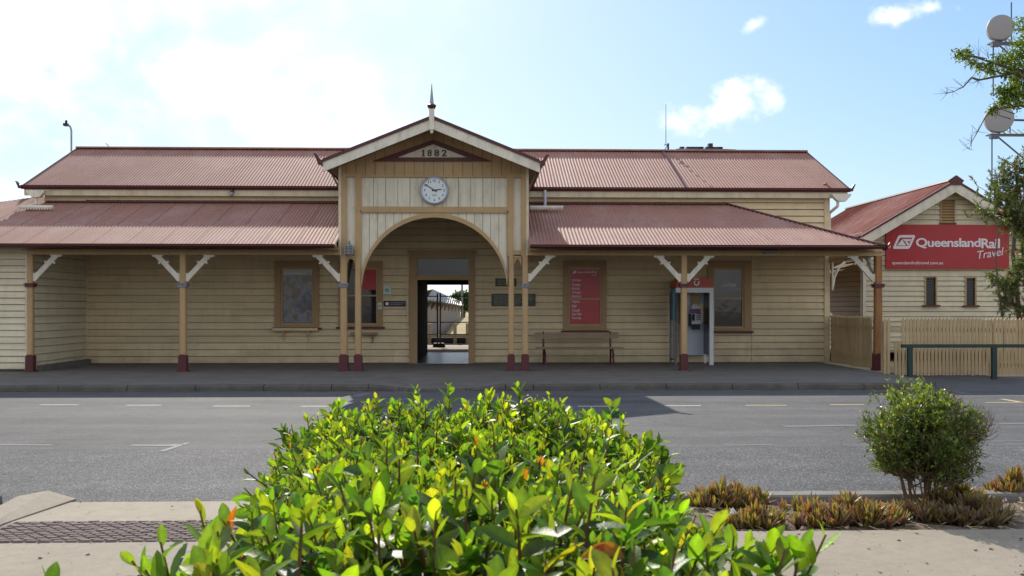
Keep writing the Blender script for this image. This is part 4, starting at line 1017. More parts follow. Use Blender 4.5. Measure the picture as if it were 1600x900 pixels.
# billboard
YS = YA-.10; s0 = prect(1383.5,1576,350,421,YS)
s0 = (P(1384,380,YS).x, P(1576,380,YS).x, P(1384,420,YS).z, P(1384,351,YS).z)
BB = thing('billboard', ((s0[0]+s0[1])/2,YS,s0[2]), 'wide red sign with white lettering and emblem on the gable of the smaller building', 'sign')
mb = MB(); mb.box(s0[0],s0[1],YS-.03,YS+.06,s0[2],s0[3]); mb.build('sign_panel', M['signred'], BB)
W_, H_ = s0[1]-s0[0], s0[3]-s0[2]
def sr(u0,u1,v0,v1):   # fractions of the panel (u from left, v from top), measured on the sign
    return (s0[0]+W_*u0, s0[0]+W_*u1, s0[3]-H_*v1, s0[3]-H_*v0)
yl = YS-.031
def onsign(zx, zy): return ((zx-158)/(1440-158), (zy-140)/(598-140))
def S2(zx, zy): u, v_ = onsign(zx, zy); return (s0[0]+W_*u, s0[3]-H_*v_)
def srect(zx0,zx1,zy0,zy1): a = S2(zx0,zy1); b = S2(zx1,zy0); return (a[0],b[0],a[1],b[1])
letter('Queensland', srect(467,1140,278,388), yl, M['lettering'], BB, bold=.022, depth=.012, space=.93)
letter('Rail', srect(1148,1342,283,385), yl, M['lettering'], BB, bold=.022, depth=.012, space=.93)
letter('Travel', srect(1105,1380,372,495), yl, M['lettering'], BB, name='script_lettering', shear=.3, depth=.012, space=.95, bold=-.002, rot=9)
letter('queenslandrailtravel.com.au', srect(220,748,520,562), yl, M['lettering'], BB, name='address_lettering', depth=.012, bold=.008)
mb = MB()
def loop(pts, k=5, rad=22):
    out = []; n = len(pts)
    for i in range(n):
        p0, p1, p2 = Vector(pts[i-1]), Vector(pts[i]), Vector(pts[(i+1)%n])
        a = p1+(p0-p1).normalized()*rad; b = p1+(p2-p1).normalized()*rad
        for j in range(k+1):
            t = j/k; out.append((1-t)**2*a+2*t*(1-t)*p1+t*t*b)
    return out
oL = loop([(222,392),(400,392),(465,248),(287,248)], rad=26); iL = loop([(258,362),(387,362),(430,275),(302,275)], rad=8)
for i in range(len(oL)):
    j = (i+1)%len(oL); mb.prism([S2(*q) for q in (oL[i],oL[j],iL[j],iL[i])], yl-.012, yl)
mb.prism([S2(*q) for q in ((272,356),(368,356),(352,338),(338,318),(325,292))][::1], yl-.012, yl)
mb.prism([S2(*q) for q in ((325,290),(418,290),(408,312),(352,312),(340,302))][::-1], yl-.012, yl)
mb.prism([S2(*q) for q in ((352,312),(372,312),(402,345),(392,360),(378,356))][::-1], yl-.012, yl)
mb.build('emblem', M['lettering'], BB)

# ================================================================== FENCES
YFN = 21.45
def pickets(name, a, b, z0, z1, label, step=.084, short=(), skip=(), y_out=(0,-1), zslope=None):
    a, b = Vector((*a,0)), Vector((*b,0)); d = b-a; Ln = d.length; d.normalize(); nrm = Vector((*y_out,0))
    t = thing(name, (a+d*Ln/2)+Vector((0,0,z0)), label, 'fence')
    mb = MB(); n = int(Ln/step)
    for i in range(n):
        if i in skip: continue
        c = a+d*(i*step+.03); zt = z1+random.uniform(-.012,.012); zl = z0+random.uniform(0,.02); tw = random.uniform(-.004,.004)
        if zslope: zl += zslope(i*step/Ln)
        if i in short: zt = z0+.78
        w_ = .031
        p = [c-d*w_, c+d*w_]
        pts = [p[0]+Vector((0,0,zl)), p[1]+Vector((0,0,zl)), p[1]+d*tw+Vector((0,0,zt-.05)), c+d*tw+Vector((0,0,zt)), p[0]+d*tw+Vector((0,0,zt-.05))]
        mb.extr([q+nrm*.01 for q in pts], nrm*.02)
    mb.build('picket_row', M['fence'], t)
    for zz in (z0+.25, z1-.28):
        mb = MB(); pts = [a+Vector((0,0,zz-.04)), b+Vector((0,0,zz-.04)), b+Vector((0,0,zz+.04)), a+Vector((0,0,zz+.04))]
        mb.extr([q-nrm*.04 for q in pts], nrm*.049); mb.build('rail', M['fence'], t)
    k = max(2, int(Ln/2.4)+1)
    for i in range(k):
        c = a+d*(.05+(Ln-.1)*i/(k-1)); mb = MB()
        mb.extr([c-d*.05-nrm*.13+Vector((0,0,z0)), c+d*.05-nrm*.13+Vector((0,0,z0)), c+d*.05-nrm*.13+Vector((0,0,z1-.1)), c-d*.05-nrm*.13+Vector((0,0,z1-.1))], nrm*.089); mb.build('fence_post', M['fence'], t)
    return t
fx0 = X(1380,YFN)
pickets('picket_fence', (fx0,YFN), (fx0+7.5,YFN), -.05, Z(496.5,YFN), 'long tan picket fence facing the street below the red sign', short=(3,4,40), skip=(2,))
xf = xR+.10
pickets('picket_fence', (xf,YW-.05), (xf+.02,YP+.12), .0, Z(493,YW), 'short shaded tan picket fence closing the right end of the verandah', y_out=(-1,0), skip=(32,))
# green rail
YR = 20.7
GR = thing('guard_rail', (X(1490,YR),YR,-.06), 'low dark green rail barrier in front of the picket fence', 'barrier')
r = (X(1409,YR), X(1409,YR)+6.5); zt = Z(538.8,YR); mb = MB(); mb.box(r[0],r[1],YR-.05,YR+.05,zt-.075,zt); mb.build('rail', M['green'], GR)
for px in (1421.5, 1553, 1690):
    x = X(px,YR); mb = MB(); mb.box(x-.05,x+.05,YR-.045,YR+.045,-.1,zt-.076); mb.build('post', M['green'], GR)

# ================================================================== BEHIND THE STATION
CN = thing('platform_canopy', (0,35,0), 'dark-edged platform canopy behind the station, its edge seen at the top of the passage', 'canopy')
mb = MB(); mb.extr([(-11.6,31.65,3.62),(-11.6,38.4,2.70),(-11.6,38.4,2.76),(-11.6,31.65,3.68)],(24.97,0,0)); mb.build('canopy_roof', M['roof'], CN)
mb = MB(); mb.box(-11.6,13.36,38.25,38.38,2.46,2.69); mb.build('fascia', M['tan_dark'], CN)
for x in (-10.5,-7,-3.2,1.6,5.2,9,12.6):
    mb = MB(); mb.box(x-.07,x+.07,37.9,38.04,-.01,2.74); mb.build('canopy_post', M['tan_dark'], CN)
# platform edge fence, seen through the passage
YT = 36.2
TF = thing('temporary_fence', (X(686,YT),YT,0), 'dark tubular temporary fence on a block, seen through the passage', 'fence')
mb = MB(); x0, x1 = X(600,YT), X(683.8,YT); z1 = Z(458,YT)
def tfp(x0, x1):
    mb = MB(); mb.tube((x0,YT,.1),(x0,YT,z1),.03,n=6); mb.tube((x1,YT,.1),(x1,YT,z1),.03,n=6)
    for py in (463,503.5,522.5,538): mb.tube((x0,YT,Z(py,YT)),(x1,YT,Z(py,YT)),.022,n=6)
    mb.build('fence_panel', M['darkmetal'], TF)
tfp(X(560,YT), X(683.6,YT)); tfp(X(688,YT), X(800,YT))
mb = MB(); xa_, xb_ = X(676,YT), X(696,YT); mb.extr([(xa_,YT-.14,.0),(xb_,YT-.14,.0),(xb_-.06,YT-.10,.15),(xa_+.05,YT-.10,.15)], (0,.28,0)); mb.build('block', M['black'], TF)
YQ = 39.5
RF = thing('post_and_rail_fence', (X(712,YQ),YQ,0), 'cream post and rail fence beyond the platform, seen through the passage', 'fence')
for px in (630, 671, 711, 730.5, 770):
    x = X(px,YQ); mb = MB(); mb.box(x-.07,x+.07,YQ-.06,YQ+.06,-.2,Z(505,YQ)); mb.build('fence_post', M['cream2'], RF)
mb = MB(); mb.box(X(600,YQ),X(800,YQ),YQ-.11,YQ-.061,Z(526,YQ),Z(522.5,YQ)); mb.build('rail', M['cream2'], RF)
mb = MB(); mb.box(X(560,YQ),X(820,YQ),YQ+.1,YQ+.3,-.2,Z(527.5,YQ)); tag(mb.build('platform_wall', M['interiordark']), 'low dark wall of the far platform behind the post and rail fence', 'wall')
YS_ = 44.0
SH = thing('goods_shed', (X(690,YS_),YS_+8,0), 'long corrugated goods shed with a sloping roof, seen through the passage', 'shed')
pa, pb = P(655,480,YS_), P(719,480,62.0)
mb = MB(); n = 40
for i in range(n):
    p, q = pa.lerp(pb,i/n), pa.lerp(pb,(i+1)/n); off = .05*(i%2)
    mb.add([(p.x,p.y-off,-.3),(q.x,q.y-off,-.3),(q.x,q.y-off,1.95),(p.x,p.y-off,1.95)],[(0,1,2,3)])
mb.extr([(pa.x-5,YS_,-.3),(pa.x-.01,YS_,-.3),(pa.x-.01,YS_,2.0),(pa.x-2.4,YS_,2.5),(pa.x-5,YS_,2.0)],(0,.1,0))
mb.build('wall', M['shedwall'], SH)
e0, e1, r0, r1 = P(666,468,YS_-.4), P(724,477.5,62.5), P(676,452,47.0), P(722,472.5,66.0)
mb = MB(); n = 60
for i in range(n):
    a, b = i/n, (i+1)/n; h0, h1 = .035*math.sin(i*1.6), .035*math.sin((i+1)*1.6); up = Vector((0,0,1))
    mb.add([e0.lerp(e1,a)+up*h0, e0.lerp(e1,b)+up*h1, r0.lerp(r1,b)+up*h1, r0.lerp(r1,a)+up*h0],[(0,1,2,3)])
l0, l1 = r0+Vector((-4,-1,-.9)), r1+Vector((-4,0,-.9)); mb.add([r0,r1,l1,l0],[(0,1,2,3)])
mb.build('roof', M['shedroof'], SH)
mb = MB()
for i in range(10):
    p = e0.lerp(e1,.03+i*.1); w_ = pa.lerp(pb,.03+i*.1); mb.extr([(p.x-.03,p.y,p.z-.05),(w_.x+.02,w_.y-.1,p.z-.42),(w_.x+.02,w_.y-.1,p.z-.05)],(.0,.14,0))
build_each(mb, 'eave_bracket', M['soffit'], SH)
YPO = 62.0
q = P(722,470,YPO); LP = thing('light_pole', (q.x,YPO,0), 'pale slender pole beside the goods shed, seen through the passage', 'pole')
mb = MB(); mb.tube((q.x,YPO,-.1),(q.x,YPO,6.5),.07,.05,8); mb.build('pole', M['shedroof'], LP)
mb = MB(); mb.tube((q.x,YPO,6.5),(q.x-.9,YPO,6.7),.05,n=6); mb.box(q.x-1.3,q.x-.85,YPO-.1,YPO+.1,6.64,6.76); mb.build('lamp_head', M['darkmetal'], LP)
# street lamp rising over the left end of the roof
YL = 30.7; q = P(111.5,200,YL); SL = thing('street_lamp', (q.x,YL,0), 'slender grey street lamp with a short arm rising behind the left end of the roof', 'street lamp')
zt = P(111.5,197,YL).z; mb = MB()
mb.path([(q.x,YL,0),(q.x,YL,zt-.15),(q.x-.03,YL,zt-.03),(q.x-.12,YL,zt+.06),(q.x-.2,YL,zt+.06)],.032,.026,8); mb.build('pole', M['metal'], SL)
mb = MB(); x1 = P(100,195,YL).x; mb.box(x1,q.x-.10,YL-.08,YL+.08,zt+.0,zt+.08); mb.lathe((q.x-.16,YL,zt+.09),[(.04,0),(.04,.06),(.02,.1)],8); mb.build('lamp_head', M['darkmetal'], SL)
# far signal cabin roof showing over the right of the ridge
YC = 37.0; a = P(1069,234,YC); b = P(1148,234,YC)
SG = thing('signal_cabin', ((a.x+b.x)/2,YC+1.5,0), 'dark roof and flue of a platform building showing over the main ridge', 'building')
zr = P(1108,233.2,YC+1.5).z; mb = MB(); mb.box(a.x+.2,b.x-.2,YC,YC+3,0,zr-.3); mb.build('wall', M['shedwall'], SG)
mb = MB(); mb.extr([(a.x,YC-.3,zr-.30),(a.x,YC+3.3,zr-.30),(a.x,YC+1.5,zr+.02)],(b.x-a.x,0,0)); rf_ = mb.build('roof', M['darkmetal'], SG)
mb = MB()
for k in range(7): x = a.x+.1+(b.x-a.x-.3)*k/6.5; mb.box(x,x+.17+.1*(k%3),YC+1.2,YC+1.5,zr-.02,zr+.05)
mb.build('ridge_plant', M['darkmetal'], rf_)
q0, q1 = P(1106.5,224.5,YC+1.4), P(1113,234,YC+1.4); mb = MB(); mb.box(q0.x,q1.x,YC+1.3,YC+1.55,zr-.05,q0.z); mb.build('flue', M['darkmetal'], rf_)

# ================================================================== TELECOM TOWER
YTW = 60.0
tx = X(1634,YTW); TW = thing('telecom_tower', (tx,YTW,0), 'grey lattice telecom tower with two round dishes at the right edge', 'tower')
mb = MB(); zt = 24.0; hw_ = 1.05
cs = [(-1,-1),(1,-1),(1,1),(-1,1)]
for sx, sy in cs: mb.tube((tx+sx*hw_,YTW+sy*hw_,0),(tx+sx*hw_*.55,YTW+sy*hw_*.55,zt),.09,.06,6)
nb = 16
for k in range(nb):
    z0, z1 = zt*k/nb, zt*(k+1)/nb
    def cw(z): return hw_*(1-.45*z/zt)
    for i in range(4):
        (ax_,ay_),(bx_,by_) = cs[i], cs[(i+1)%4]
        mb.tube((tx+ax_*cw(z0),YTW+ay_*cw(z0),z0),(tx+bx_*cw(z1),YTW+by_*cw(z1),z1),.035,n=5)
        mb.tube((tx+bx_*cw(z0),YTW+by_*cw(z0),z0),(tx+ax_*cw(z1),YTW+ay_*cw(z1),z1),.035,n=5)
        mb.tube((tx+ax_*cw(z1),YTW+ay_*cw(z1),z1),(tx+bx_*cw(z1),YTW+by_*cw(z1),z1),.035,n=5)
mb.build('lattice_mast', M['tower'], TW)
for px, py, rp in ((1563.5,42.5,19.5),(1561.5,185,21)):
    q = P(px,py,YTW-1.4); r = rp*YTW/F
    mb = MB(); d = Vector((-.40,-1,0)).normalized(); qq = d.to_track_quat('Z','Y')
    prof = [(r*.6,-.75),(r*.97,-.55),(r,-.5),(r,0),(r*.97,.05),(r*.5,.09),(.01,.1)]; n = 32; vs = []
    for a_, h_ in prof:
        for i in range(n):
            t = 2*math.pi*i/n; vs.append(q+qq@Vector((a_*math.cos(t),a_*math.sin(t),h_)))
    fs = [(k*n+i,k*n+(i+1)%n,(k+1)*n+(i+1)%n,(k+1)*n+i) for k in range(len(prof)-1) for i in range(n)]+[tuple(range(n-1,-1,-1))]
    mb.add(vs, fs); D = mb.build('dish', M['dish'], TW)
    D['label'] = 'upper round dish' if py < 100 else 'lower round dish half behind leaves'
    mb = MB(); mb.box(q.x-.5,tx+.8,YTW-1.3,YTW-.7,q.z-r-.16,q.z-r-.08); mb.box(q.x-.55,q.x-.05,YTW-1.5,YTW-1.2,q.z-r-.42,q.z-r-.2)
    for k in range(7): x = q.x-.3+k*.38; mb.tube((x,YTW-1.3,q.z-r-.1),(x,YTW-.6,q.z-r+.3),.03,n=5)
    mb.tube((q.x-.2,YTW-1.2,q.z-r-.1),(tx-.6,YTW-.8,q.z-r-2.6),.05,n=6); mb.tube((q.x-.25,YTW-1.0,q.z-r-.1),(q.x-.25,YTW-1.0,q.z-r-3.4),.045,n=6)
    mb.tube((q.x-.25,YTW-1.0,q.z-r-3.4),(tx,YTW-.8,q.z-r-.2),.045,n=6); mb.tube((q.x+.4,YTW-1,q.z),(tx,YTW-.7,q.z),.07,n=6)
    mb.tube((q.x+.9,YTW-1,q.z-r),(q.x+.9,YTW-1,q.z+r+.9),.04,n=5)
    mb.build('dish_mount', M['tower'], D)
# ================================================================== GROUND, ROAD, FOOTPATHS
def sheet(name, pts, m, parent=None, t=0.0):
    mb = MB()
    if t: mb.extr([Vector(p) for p in pts], (0,0,-t))
    else: mb.add(pts, [tuple(range(len(pts)))])
    return mb.build(name, m, parent)
gnd = MB(); gnd.add([(-1500,-1500,-.30),(1500,-1500,-.30),(1500,3000,-.30),(-1500,3000,-.30)],[(0,1,2,3)])
struct(gnd.build('ground', M['ground']))
# the road, cambered
ROADPROF = [(18.62,-.115),(17.4,-.09),(15.3,-.055),(13,-.03),(11,-.01),(9.3,-.02),(7.62,-.035)]
def roadz(y):
    for (a,za),(b,zb) in zip(ROADPROF[:-1], ROADPROF[1:]):
        if b <= y <= a: return za+(zb-za)*(a-y)/(a-b)
    return -.03
mb = MB(); n = 60
for (a,za),(b,zb) in zip(ROADPROF[:-1], ROADPROF[1:]):
    mb.add([(-90,b,zb),(90,b,zb),(90,a,za),(-90,a,za)],[(0,1,2,3)])
# side yard running up to the picket fence
xk = G(1482,607,-.1).x
mb.add([(xk-.3,18.62,-.115),(90,18.62,-.115),(90,22.5,-.05),(xk-.3,22.5,-.05)],[(0,1,2,3)])
RD = struct(mb.build('road', M['asphalt'], keep=True))
def mark(px0, py0, px1, py1, w, m='line', name='lane_mark'):
    a = G(px0,py0,-.045); b = G(px1,py1,-.045)
    d = (b-a); d.z = 0; d.normalize(); nn = Vector((-d.y,d.x,0)); k = max(1,int((b-a).length/.4)); mb = MB(); vs = []
    for i in range(k+1):
        p = a.lerp(b,i/k)
        for s in (-1,1):
            q = p+nn*s*w/2; vs.append((q.x,q.y,roadz(q.y)+.0035))
    mb.add(vs,[(2*i,2*i+2,2*i+3,2*i+1) for i in range(k)]); return mb.build(name, M[m], RD)
for a in ((62,631.5,122,631.5),(198,632.3,252,632.3),(333,634,391,634),(470,634.3,528,634.3),(748,634.5,803,634.5),(903,634.5,958,634.5),(1038,633.5,1095,633.5)): mark(*a, .09)
for a in ((1165,632.8,1229,632.8),(1297,631.6,1350,631.4),(1422,630,1478,630),(1540,628,1625,627.6)): mark(*a, .09, 'liney')
mark(525,637,547,627,.13); mark(1565,621.5,1600,628.5,.10,'liney'); mark(555,617,574,609,.2,'linef'); mark(1482,605.5,1520,613,.09,'linef'); mark(772,618,774,610.5,.15,'linef')
for a in ((-20,700,82,700.5,.07),(205,700.6,275,701.2,.09),(252,710,294,697,.07),(262,700,288,699.3,.06),(1225,669.5,1338,667.5,.14),(1130,700.5,1208,700.2,.07),(1530,666,1610,664,.14),(1520,695,1600,694,.06)): mark(*a[:4], a[4], 'linef')
# far footpath and its kerb; the middle is lowered for a crossing
YKF = 18.62
xl, xr = -40, xk
def kz(x):
    a, b = X(575,18.6), X(640,18.6); c_, d_ = X(735,18.6), X(790,18.6)
    if x < a or x > d_: return 0.0
    if x < b: return -.085*(x-a)/(b-a)
    if x < c_: return -.085
    return -.085*(1-(x-c_)/(d_-c_))
mb = MB(); xs = [-40,-20,X(575,18.6),X(640,18.6),X(735,18.6),X(790,18.6),5,xr-.7]
for a, b in zip(xs[:-1], xs[1:]):
    mb.add([(a,YKF+.16,kz(a)),(b,YKF+.16,kz(b)),(b,20.2,0),(a,20.2,0),(b,YW+.2,0),(a,YW+.2,0)],[(0,1,2,3),(3,2,4,5)])
fe = fx0-.02
mb.add([(xr-.7,YKF+.16,0),(xr-.05,YKF+.5,-.0),(xr+.0,20.2,0),(xr+.0,YP+.5,0),(xr+.0,YW+.2,0),(xr-.7,YW+.2,0)],[(0,1,2,3,4,5)])
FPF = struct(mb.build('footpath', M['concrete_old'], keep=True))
mb = MB(); ks = [-40]+[-12+.9*i for i in range(int((xr-.7+12)/.9)+1)]
random.seed(3)
kpts = [-40.0]+[x for x in [-12+1.3*i for i in range(30)] if x < xr-.8]+[xr-.7]
kpts = sorted(set(kpts+[X(575,18.6),X(640,18.6),X(735,18.6),X(790,18.6)]))
for a, b in zip(kpts[:-1], kpts[1:]):
    g_ = .006; za, zb = kz(a)+random.uniform(-.006,.006), kz(b)+random.uniform(-.006,.006); yo = random.uniform(-.012,.012)
    A = [(YKF-.02+yo,-.16),(YKF-.0+yo,za-.035),(YKF+.04+yo,za+.004),(YKF+.165,za+.004),(YKF+.165,-.16)]
    Bq = [(YKF-.02+yo,-.16),(YKF-.0+yo,zb-.035),(YKF+.04+yo,zb+.004),(YKF+.165,zb+.004),(YKF+.165,-.16)]
    vs = [(a+g_,y,z) for y,z in A]+[(b-g_,y,z) for y,z in Bq]
    mb.add(vs,[(i,i+5,(i+1)%5+5,(i+1)%5) for i in range(5)]+[(4,3,2,1,0),(5,6,7,8,9)])
arc = [(xr-.7+.72*math.sin(t), YKF+.72-.72*math.cos(t)) for t in [R(q) for q in range(0,91,15)]]
for (xa_,ya_),(xb_,yb_) in zip(arc[:-1],arc[1:]):
    v0 = Vector((xa_,ya_,0)); v1 = Vector((xb_,yb_,0)); dd = (v1-v0).normalized(); nn = Vector((-dd.y,dd.x,0))*.16
    mb.extr([(v0.x,v0.y,.004),(v1.x,v1.y,.004),((v1+nn).x,(v1+nn).y,.004),((v0+nn).x,(v0+nn).y,.004)],(0,0,-.17))
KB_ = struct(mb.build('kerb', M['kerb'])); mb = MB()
for i in range(900):
    x = random.uniform(-11,xr-.8); y = YKF-.03-abs(random.gauss(0,.07)); t = random.uniform(0,math.pi); l = random.uniform(.01,.04); w = random.uniform(.006,.02); z = roadz(y)+.006+random.uniform(0,.012)
    if math.sin(x*1.7)+math.sin(x*.6+2) < random.uniform(-2,1): continue
    dx, dy = math.cos(t), math.sin(t)
    mb.add([(x-dx*l-dy*w,y-dy*l+dx*w,z),(x+dx*l-dy*w,y+dy*l+dx*w,z+.01),(x+dx*l+dy*w,y+dy*l-dx*w,z+.004),(x-dx*l+dy*w,y-dy*l-dx*w,z)],[(0,1,2,3)])
lt_ = mb.build('leaf_litter', M['leaflitter'], KB_); lt_['kind'] = 'stuff'
# platform behind
sheet_ = MB(); sheet_.add([(-60,31.55,-.004),(60,31.55,-.004),(60,38.6,-.004),(-60,38.6,-.004)],[(0,1,2,3)]); struct(sheet_.build('platform', M['concrete']))
bank = MB(); bank.add([(-60,39.9,-.2),(60,39.9,-.2),(60,90,.0),(-60,90,.0)],[(0,1,2,3)]); q_ = [P(696,523,47), P(790,523,47), P(790,496,60), P(717,496,60)]; bank.add(q_,[(0,1,2,3)]); struct(bank.build('terrain', M['grassy']))
# near side: driveway apron, paver band, footpath, flare and kerb
z0 = 0.0
YN = 7.62
dl, dr = X(60,YN), .55
yb0, yb1 = G(0,816.5,0).y, G(0,849,0).y
mb = MB(); mb.add([(dl-.6,yb0,0.0),(dr+.3,yb0,0.0),(dr+.3,YN+.02,-.03),(dl-.2,YN+.02,-.03)],[(0,1,2,3)]); struct(mb.build('driveway', M['concrete']))
mb = MB(); mb.add([(-30,yb1,-.0),(1.0,yb1,-.0),(1.0,yb0,-.0),(-30,yb0,-.0)],[(0,1,2,3)]); 
BAND = mb.build('paver_band', M['mortar']); struct(BAND)
mb = MB(); px_, py_ = .084, .046; random.seed(5)
ny = int((yb0-yb1)/py_); nx = int(3.9/px_)
for j in range(ny):
    for i in range(nx):
        x = -3.25+i*px_+(j%2)*px_/2; y = yb1+.004+j*py_; h = .010+random.uniform(-.003,.004); c_ = .009
        a, b, c2, d2 = x+.003, x+px_-.003, y+.003, y+py_-.003
        mb.add([(a,c2,0),(b,c2,0),(b,d2,0),(a,d2,0),(a+c_,c2+c_,h),(b-c_,c2+c_,h),(b-c_,d2-c_,h),(a+c_,d2-c_,h)],[(4,5,6,7),(0,1,5,4),(1,2,6,5),(2,3,7,6),(3,0,4,7)])
mb.build('paver_row', M['paver'], BAND)
ye = G(1300,829,0).y
mb = MB(); mb.add([(-30,-12,0.0),(1.0,-12,0.0),(1.0,yb1,0.0),(-30,yb1,0.0)],[(0,1,2,3)]); mb.add([(1.0,-12,0),(40,-12,0),(40,ye,0),(1.0,ye,0)],[(0,1,2,3)])
struct(mb.build('near_footpath', M['concrete']))
pts = [G(75,766.5,.05),G(119,779,-.02),G(4,818,.012),G(-30,838,.012),G(-80,845,.05),G(-20,800,.05),G(28,775,.06)]
fl = MB(); cen = sum((Vector(p) for p in pts), Vector())/len(pts); fl.add([cen+Vector((0,0,.005))]+pts+[(p.x,p.y,-.1) for p in pts], [(0,i+1,(i+1)%7+1) for i in range(7)]+[(i+1,i+8,(i+1)%7+8,(i+1)%7+1) for i in range(7)])
struct(fl.build('driveway_flare', M['concrete']))
mb = MB(); random.seed(77)                                     # grit and dry leaves on the paving
for i in range(420):
    px, py = random.uniform(-60,1660), random.uniform(782,905)
    if 350 < px < 1240: continue
    if px > 1000 and py < 834: continue
    g_ = G(px,py,0); t = random.uniform(0,6.28); l = random.choice((.004,.005,.006,.008,.018)); w = l*random.uniform(.4,.9); dx, dy = math.cos(t)*l, math.sin(t)*l; ux, uy = -math.sin(t)*w, math.cos(t)*w; h = .004+l*.3
    mb.add([(g_.x-dx,g_.y-dy,.001),(g_.x+ux,g_.y+uy,h),(g_.x+dx,g_.y+dy,.002),(g_.x-ux,g_.y-uy,h)],[(0,1,2,3)])
grit = mb.build('grit', M['leaflitter']); grit['kind'] = 'stuff'; tag(grit, 'grit and small dry leaves scattered on the near concrete paving', 'grit')
# planting bed and its kerb
mb = MB(); nx, ny = 60, 10; random.seed(9); vs = []
for j in range(ny+1):
    for i in range(nx+1): vs.append((.5+9*i/nx, ye+(7.42-ye)*j/ny, -.032+random.uniform(-.012,.02)))
mb.add(vs,[(j*(nx+1)+i,j*(nx+1)+i+1,(j+1)*(nx+1)+i+1,(j+1)*(nx+1)+i) for j in range(ny) for i in range(nx)])
BED = struct(mb.build('garden_bed', M['mulch']))
mb = MB(); mb.add([(-30,6.9,-.04),(dl-.3,6.9,-.04),(dl-.3,7.42,-.04),(-30,7.42,-.04)],[(0,1,2,3)]); struct(mb.build('left_garden_bed', M['mulch']))
mb = MB()
for i in range(420):                                          # dry chips lying on the bed
    x = random.uniform(1.2,4.8); y = random.uniform(ye+.02,7.38); t = random.uniform(0,math.pi); l = random.uniform(.015,.06); w = random.uniform(.003,.008); z = -.02+random.uniform(0,.02)
    dx, dy = math.cos(t), math.sin(t); dzz = random.uniform(-.015,.02)
    mb.add([(x-dx*l-dy*w,y-dy*l+dx*w,z),(x+dx*l-dy*w,y+dy*l+dx*w,z+dzz),(x+dx*l+dy*w,y+dy*l-dx*w,z+dzz+.004),(x-dx*l+dy*w,y-dy*l-dx*w,z+.004)],[(0,1,2,3)])
mb.build('straw_chips', M['straw'], BED)['kind'] = 'stuff'
KN = MB()
for i in range(14):
    a = .9+i*1.2 if i < 13 else 16.5; b = a+1.19
    KN.extr([(a,7.42,-.12),(a,YN+.02,-.12),(a,YN+.0,.02),(a,YN-.03,.032),(a,7.44,.032),(a,7.42,.018)],(b-a,0,0))
for i in range(12):
    b = dl-.28-i*1.2; KN.extr([(b-1.19,7.42,-.12),(b-1.19,YN+.02,-.12),(b-1.19,YN+.0,.02),(b-1.19,YN-.03,.032),(b-1.19,7.44,.032),(b-1.19,7.42,.018)],(1.19,0,0))
struct(KN.build('near_kerb', M['kerbnear']))

# ================================================================== PLANTS
class Leaves:
    def __init__(s): s.v = []; s.f = []; s.c = []
    def leaf(s, base, d, up, L, w, col, curl=.25, fold=.25, tip=None, prof=((0,.06),(.12,.38),(.32,.85),(.55,1.0),(.76,.80),(.91,.40),(1,.02))):
        d = d.normalized(); side = d.cross(up)
        if side.length < 1e-3: side = d.cross(Vector((1,0,.3)))
        side.normalize(); n = side.cross(d).normalized(); o = len(s.v)
        for t, k in prof:
            c = base+d*(L*t)-n*(curl*L*t*t); h = w*.5*k
            for q in (-1, 0, 1):
                s.v.append(tuple(c+side*(h*q)+n*(abs(q)*h*fold*2)))
                cc = col if tip is None else tuple(a+(b-a)*t for a,b in zip(col,tip))
                if q == 0: cc = tuple(min(1,x*1.4) for x in cc)
                s.c.append(cc)
        for i in range(len(prof)-1):
            for q in (0,1): a = o+i*3+q; s.f.append((a,a+1,a+4,a+3))
    def quad(s, base, d, up, L, w, col):
        d = d.normalized(); side = d.cross(up)
        if side.length < 1e-3: side = d.cross(Vector((1,0,.3)))
        side.normalize(); n = side.cross(d); o = len(s.v); m = base+d*L*.5
        for p in (base, m+side*w*.5+n*w*.12, base+d*L, m-side*w*.5+n*w*.12): s.v.append(tuple(p)); s.c.append(col)
        s.f.append((o,o+1,o+2,o+3))
    def build(s, name, m, parent, smooth=True): return link(name, s.v, s.f, m, parent, smooth=smooth, cols=s.c)
def rv(rng, k=1.0): return Vector((rng.uniform(-k,k),rng.uniform(-k,k),rng.uniform(-k,k)))
def mixc(a, b, t): return tuple(x+(y-x)*t for x,y in zip(a,b))

# ---- the hedge in front
rng = random.Random(11)
def lerpt(t, tab):
    for (a,va),(b,vb) in zip(tab[:-1],tab[1:]):
        if a <= t <= b: return va+(vb-va)*(t-a)/(b-a)
    return tab[0][1] if t < tab[0][0] else tab[-1][1]
LB = [(1.35,-.50),(1.8,-.55),(2.3,-.58),(3,-.70),(4,-.83),(4.8,-.94),(5.25,-.80)]
RB = [(1.35,.50),(1.8,.52),(2.3,.50),(3,.60),(4,.74),(4.6,.80),(5.25,.50)]
ZT = [(1.35,1.05),(1.8,1.09),(2.3,1.04),(3,.955),(4,.965),(4.9,.985),(5.25,.95)]
def hedge_top(x, y):
    l, r = lerpt(y,LB), lerpt(y,RB); u = (x-l)/(r-l)
    e = min(u,1-u); edge = max(0.0, 1-e/.22)
    yy = max(0.0,(y-4.75)/.5)
    return lerpt(y,ZT)-.17*edge**1.8-.10*yy**2+.025*math.sin(x*9+y*4)+.022*math.sin(y*7-x*5)
HG = thing('hedge', (0,3.2,0), 'broad glossy green hedge with yellow-green young leaves in the foreground', 'hedge')
LV = Leaves(); ST_ = MB()
YOUNG = (.285,.345,.022); MID = (.115,.195,.018); OLD = (.022,.058,.018); YEL = (.36,.27,.015); RED = (.30,.06,.012)
